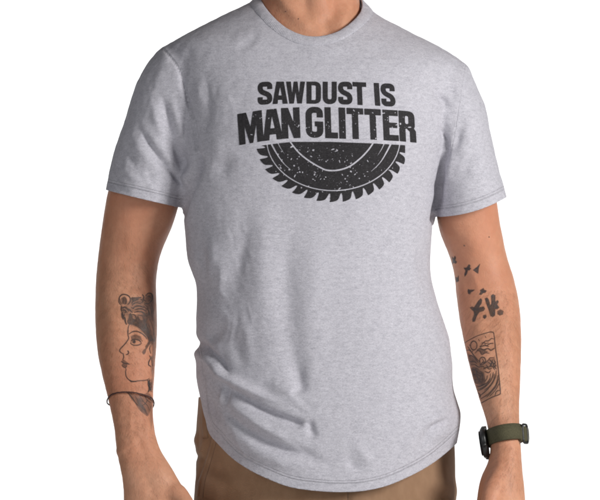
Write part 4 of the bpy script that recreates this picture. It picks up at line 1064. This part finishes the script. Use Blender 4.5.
TS = [('c', -5, 1.6, [(211, 432), (208, 444), (204, 458), (199, 474), (196, 484)], (.1, .2)),
      ('g', 2.5, 3, [(206, 436), (203, 446), (199, 458)], (.2, .2)),
      ('g', -3, 5, [(206, 462), (216, 470), (230, 474)], (.1, .5)), ('g', 2.2, 6, [(205, 474), (222, 482), (240, 486)], (.1, .5)),
      ('g', -3, 3.0, [(192, 455), (198, 457), (204, 459)], (.0, .2)), ('g', 3.0, 6, [(193, 440), (199, 440)], (.0, .2)),
      ('c', -4, 1.1, [(348.5, 480), (348.5, 500), (347, 520)], (.0, .2)), ('g', 1.5, 5, [(356, 480), (356, 510)], (.0, .2)),
      ('g', 2.5, 9, [(420, 470), (440, 485), (458, 492)], (.4, .0)), ('g', -2.0, 7, [(400, 478), (425, 490), (448, 500)], (.4, .2)),
      ('g', -2.2, 8, [(262, 486), (240, 494), (215, 498)], (.4, .2)),
      ('g', 2, 8, [(290, 500), (320, 512), (350, 500)], (.4, .2))]
td = folds(TV, TN, TS)
tn = np.array([noise.fractal(Vector((v[0] * 14, v[1] * 14, v[2] * 8 + 3)), 1.0, 2.0, 3) for v in TV])
tpx, tpy = to_px(TV)
low = sstep(500, 640, tpy)
TV = TV + TN * (td + tn * (.0018 + .004 * low))[:, None]
f_top = (tpy - 397) * S
TVc, TFc, _ = clip(TV, TF.tolist(), f_top, [])
tpx2, tpy2 = to_px(TVc)
TVc, TFc, _ = clip(TVc, TFc, (1100 - tpy2) * S, [])
TVc, TFc, _ = biggest(TVc, TFc, [])
tr = obj('trousers', TVc, TFc, M_twill, person)
sm = tr.modifiers.new('s', 'SOLIDIFY'); sm.thickness = .0022; sm.offset = -1
tr_bvh = BVHTree.FromPolygons([tuple(v) for v in TVc], TFc)
# strips laid on the trousers: waistband, belt loops, pocket welt, fly
def surf(bvh, px_, py_, off):
    h = ray(bvh, px_, py_); n = h[1] if h[1].y < 0 else -h[1]
    return np.array(h[0] + n * off), np.array(n)
def strip_on(name, pts, width, th, bvh, mat, parent, n=24):
    q = cr(pts, 8); V_, F_ = [], []
    for i, (a, b) in enumerate(q):
        d = q[min(i + 1, len(q) - 1)] - q[max(i - 1, 0)]; d = d / np.linalg.norm(d); nn = np.array([-d[1], d[0]])
        for s_, o_ in ((-1, -.001), (-.9, th), (0, th * 1.1), (.9, th), (1, -.001)):
            h = ray(bvh, a + nn[0] * s_ * width / 2, b + nn[1] * s_ * width / 2)
            if h[0] is None:
                h = bvh.find_nearest(Vector(P(a + nn[0] * s_ * width / 2, b, -.01).tolist()))
            nr = h[1] if h[1].y < .2 else -h[1]
            V_.append(np.array(h[0] + nr * o_))
    m_ = 5
    for i in range(len(q) - 1):
        for j in range(m_ - 1):
            F_.append([i * m_ + j, i * m_ + j + 1, (i + 1) * m_ + j + 1, (i + 1) * m_ + j])
    return obj(name, V_, F_, mat, parent)
strip_on('belt_loop', [(203.5, 402), (204.5, 420), (206, 438)], 5.5, .0022, tr_bvh, M_twill, tr)
strip_on('pocket_edge', [(213.5, 436), (210, 450), (205, 466), (200, 482), (198, 496)], 2.6, .0010, tr_bvh, M_twill, tr)
M_thread = simple('thread', (.21, .125, .075), .8)
strip_on('seam_stitch', [(217, 440), (213.5, 453), (209, 468), (204.5, 484), (203, 498)], .55, .0006, tr_bvh, M_thread, tr)
strip_on('fly_seam', [(348, 478), (348, 492), (347.5, 505), (346, 518)], 1.5, .0006, tr_bvh, M_thread, tr)

# shoes, below the frame
M_shoe = simple('shoe_leather', (.10, .06, .035), .45, 0, 80, .2, .0004)
M_sole = simple('shoe_sole', (.03, .028, .026), .7)
for sx in (257, 395):
    c = P(sx, 1100, 0); x = c[0]
    up = loft([((x, .065, .045), (.030, 0, 0), (0, 0, .028), 2.4), ((x, .03, .052), (.036, 0, 0), (0, 0, .040), 2.3), ((x, -.02, .056), (.038, 0, 0), (0, 0, .042), 2.2),
               ((x, -.07, .046), (.042, 0, 0), (0, 0, .032), 2.3), ((x, -.13, .038), (.046, 0, 0), (0, 0, .025), 2.3), ((x, -.18, .032), (.040, 0, 0), (0, 0, .020), 2.3), ((x, -.215, .026), (.020, 0, 0), (0, 0, .012), 2.2)], 36)
    v, f = remesh([up], .004); v = smooth(v, f, 4); v[:, 2] = np.maximum(v[:, 2], .012)
    sh = obj('shoe', v, f, M_shoe, person)
    so = loft([((x, -.065, .0005), (.047, 0, 0), (0, .155, 0), 2.8), ((x, -.065, .014), (.048, 0, 0), (0, .157, 0), 2.8)], 48)
    obj('sole', so[0], so[1], M_sole, sh)

# ------------------------------------------------------------------ bracelet
M_cord = simple('cord', (.05, .020, .017), .7, 0, 500, .4, .0004)
br_pts = []
for t in np.linspace(0, 2 * math.pi, 72, endpoint=False):
    # front of the ring rides up the forearm
    yy = -.063 - .036 * math.sin(t)
    br_pts.append(P(130.5 + 23.5 * math.cos(t), 402.5 - 12.5 * math.sin(t) + .8 * math.cos(t), yy))
br_pts = np.array(br_pts)
for i in range(len(br_pts)):           # keep the cord on the skin, never inside it
    p = Vector(br_pts[i]); loc, nr, _, dd = body_bvh.find_nearest(p)
    cdir = (p - Vector(((br_pts[:, 0].mean()), br_pts[:, 1].mean(), p.z))).normalized()
    if nr.dot(cdir) < 0: nr = -nr
    s_ = (p - loc).dot(nr)
    br_pts[i] = np.array(loc + nr * max(.0009, min(s_, .0035)))
def tube_closed(pts, r, n=10):
    V_, F_ = [], []; m = len(pts)
    for i in range(m):
        d = pts[(i + 1) % m] - pts[i - 1]; d /= np.linalg.norm(d)
        u = np.cross(d, [0, 0, 1]); u /= np.linalg.norm(u); w = np.cross(d, u)
        for k in range(n):
            a = 2 * math.pi * k / n; rr_ = r * (1 + .15 * math.sin(i * 2.2 + a * 2))
            V_.append(pts[i] + (u * math.cos(a) + w * math.sin(a)) * rr_)
    for i in range(m):
        for k in range(n):
            a = i * n + k; b = i * n + (k + 1) % n; c = ((i + 1) % m) * n
            F_.append([a, b, c + (k + 1) % n, c + k])
    return V_, F_
v, f = tube_closed(br_pts, .0009)
br = obj('bracelet', v, f, M_cord)
br['label'] = 'thin dark cord bracelet round the forearm with the face tattoo'; br['category'] = 'bracelet'

# ------------------------------------------------------------------ wristwatch
wat = bpy.data.objects.new('wristwatch', None); C.objects.link(wat)
wc = P(505.0, 435.8, -.089)
wat.location = wc.tolist(); wat['category'] = 'wristwatch'
wat['label'] = 'dark wristwatch on an olive fabric strap at the wrist'
M_strap = simple('olive_webbing', (.085, .078, .045), .85, 0, 700, .3, .0005, .2, (1, 1, 3))
M_case = simple('case_dark', (.030, .031, .030), .35, .3, 120, .2)
M_steel = simple('steel', (.6, .58, .54), .3, 1.)
M_glass = simple('watch_glass', (.01, .012, .014), .08)
tilt = math.radians(9)          # rises to the photo's right
ax = np.array([-math.sin(tilt), .24, math.cos(tilt)]); ax /= np.linalg.norm(ax)
xd = np.array([math.cos(tilt), 0, math.sin(tilt)]); yd = np.cross(ax, xd)
def band(rx, ry, h, th, n=96):
    V_, F_ = [], []
    prof = [(-h / 2, 0), (-h / 2 + .0006, th), (0, th * 1.08), (h / 2 - .0006, th), (h / 2, 0), (0, -.0002)]
    for i in range(n):
        t = 2 * math.pi * i / n; d = xd * math.cos(t) + yd * math.sin(t)
        c = xd * rx * math.cos(t) + yd * ry * math.sin(t)
        for (z_, o_) in prof: V_.append(c + ax * z_ + d * o_)
    m = len(prof)
    for i in range(n):
        for j in range(m):
            F_.append([i * m + j, i * m + (j + 1) % m, ((i + 1) % n) * m + (j + 1) % m, ((i + 1) % n) * m + j])
    return V_, F_
v, f = band(.0220, .0340, .0212, .0022)
strap = obj('strap', v, f, M_strap, wat)
v, f = band(.0254, .0366, .0052, .0018)
v = [np.array(p) + ax * .0 for p in v]
def rbox(c, hx, hy, hz, X_, Y_, Z_, ex=4, n=40, bev=.25):
    rings = []
    for t in (-1, -1 + bev * .35, -1 + bev, 1 - bev, 1 - bev * .35, 1):
        a = abs(t); k = 1 if a <= 1 - bev else (1 - .12 if a < 1 else 1 - .35)
        rings.append((np.array(c) + Z_ * hz * t, X_ * hx * k, Y_ * hy * k, ex))
    return loft(rings, n)
# case on the outside of the wrist (photo left), its face turned left
nrm_c = -xd * .99 + np.array([0, 1, 0]) * .10; nrm_c /= np.linalg.norm(nrm_c)
up = ax + np.array([-.12, -.24, 0]); up -= nrm_c * (up @ nrm_c); up /= np.linalg.norm(up); sd = np.cross(nrm_c, up)
cc = nrm_c * .0280 - ax * .0052
v, f = rbox(cc, .0195, .0200, .0046, sd, up, nrm_c, 2.6, 56, .5); case = obj('case', v, f, M_case, wat)
v, f = rbox(cc + nrm_c * .0050, .0165, .0165, .0012, sd, up, nrm_c, 2.4, 56, .4); obj('glass', v, f, M_glass, case)
for s_ in (-1, 1):
    v, f = rbox(cc + up * s_ * .0185 - nrm_c * .002, .0085, .0035, .0035, sd, up, nrm_c, 3, 28, .4); obj('lug', v, f, M_case, case)
cy = loft([(cc - sd * s_, up * .003, nrm_c * .003, 2) for s_ in (.0185, .0192, .022, .0226)], 20); obj('crown', cy[0], cy[1], M_case, case)
# buckle, photo right
nb_ = xd * .86 - np.array([0, 1, 0]) * .50; nb_ /= np.linalg.norm(nb_)
up2 = ax - nb_ * (ax @ nb_); up2 /= np.linalg.norm(up2); sd2 = np.cross(nb_, up2)
cb = nb_ * .0262
pts = []
for t in np.linspace(0, 2 * math.pi, 40, endpoint=False):
    e = 5; a = math.copysign(abs(math.cos(t)) ** (2 / e), math.cos(t)); b = math.copysign(abs(math.sin(t)) ** (2 / e), math.sin(t))
    pts.append(cb + sd2 * a * .0068 + up2 * b * .0122 + nb_ * .0032)
v, f = tube_closed(np.array(pts), .0015); obj('buckle', v, f, M_case, wat)
v, f = chain([cb + sd2 * .006, cb + nb_ * .002, cb - sd2 * .0065], [.0008, .0008, .0008]); obj('buckle_pin', v, f, M_steel, wat)
v, f = rbox(cb - sd2 * .002, .012, .0104, .0034, sd2, up2, nb_, 5, 40, .4); obj('strap_end', v, f, M_strap, wat)

# ------------------------------------------------------------------ backdrop
M_bd = simple('backdrop_white', (.88, .88, .88), .9, 0, 4, .01)
prof = [(-4.2, 0), (-3, 0), (0, 0), (2.8, 0)]
for t in np.linspace(0, math.pi / 2, 16)[1:]: prof.append((2.8 + 1.0 * math.sin(t), 1.0 - 1.0 * math.cos(t)))
prof += [(3.8, 2.0), (3.8, 3.6)]
BV, BF = [], []
for (y, z) in prof:
    for x in np.linspace(-3.2, 3.2, 9): BV.append((x, y, z))
for i in range(len(prof) - 1):
    for j in range(8): BF.append([i * 9 + j, i * 9 + j + 1, (i + 1) * 9 + j + 1, (i + 1) * 9 + j])
bd = obj('backdrop', BV, BF, M_bd); bd['kind'] = 'structure'
bd['label'] = 'seamless white studio backdrop behind the person'

# ------------------------------------------------------------------ lights
def area(name, loc, target, sx, sy, power, col=(1, 1, 1)):
    l = bpy.data.lights.new(name, 'AREA'); l.shape = 'RECTANGLE'; l.size = sx; l.size_y = sy; l.energy = power; l.color = col
    o = bpy.data.objects.new(name, l); C.objects.link(o); o.location = loc
    o.rotation_euler = (Vector(target) - Vector(loc)).to_track_quat('-Z', 'Y').to_euler()
    return o
area('key_softbox', (2.2, -1.9, 2.0), (0, 0, 1.2), .75, 1.0, 92, (1, .985, .965))
area('fill_softbox', (-1.6, -2.9, 1.7), (0, 0, 1.15), 1.4, 1.4, 23, (.97, .98, 1))
area('backdrop_lamp', (-2.0, 2.1, 1.9), (-.9, 3.8, 1.2), .6, 1.6, 66)
area('backdrop_lamp', (2.0, 2.1, 1.9), (.9, 3.8, 1.2), .6, 1.6, 66)
w = bpy.data.worlds.new('World'); bpy.context.scene.world = w; w.use_nodes = True
w.node_tree.nodes['Background'].inputs[0].default_value = (1, 1, 1, 1); w.node_tree.nodes['Background'].inputs[1].default_value = .06

# ------------------------------------------------------------------ camera
cam = bpy.data.cameras.new('camera'); cam.sensor_width = 36; cam.sensor_fit = 'HORIZONTAL'; cam.lens = 36 * D / (600 * S)
cam.clip_end = 100
o = bpy.data.objects.new('camera', cam); C.objects.link(o); o.location = (0, -D, ZC); o.rotation_euler = (math.pi / 2, 0, 0)
sc = bpy.context.scene; sc.camera = o; sc.cycles.filter_width = 1.9
sc.view_settings.view_transform = 'Standard'; sc.view_settings.look = 'None'; sc.view_settings.exposure = 0; sc.view_settings.gamma = 1
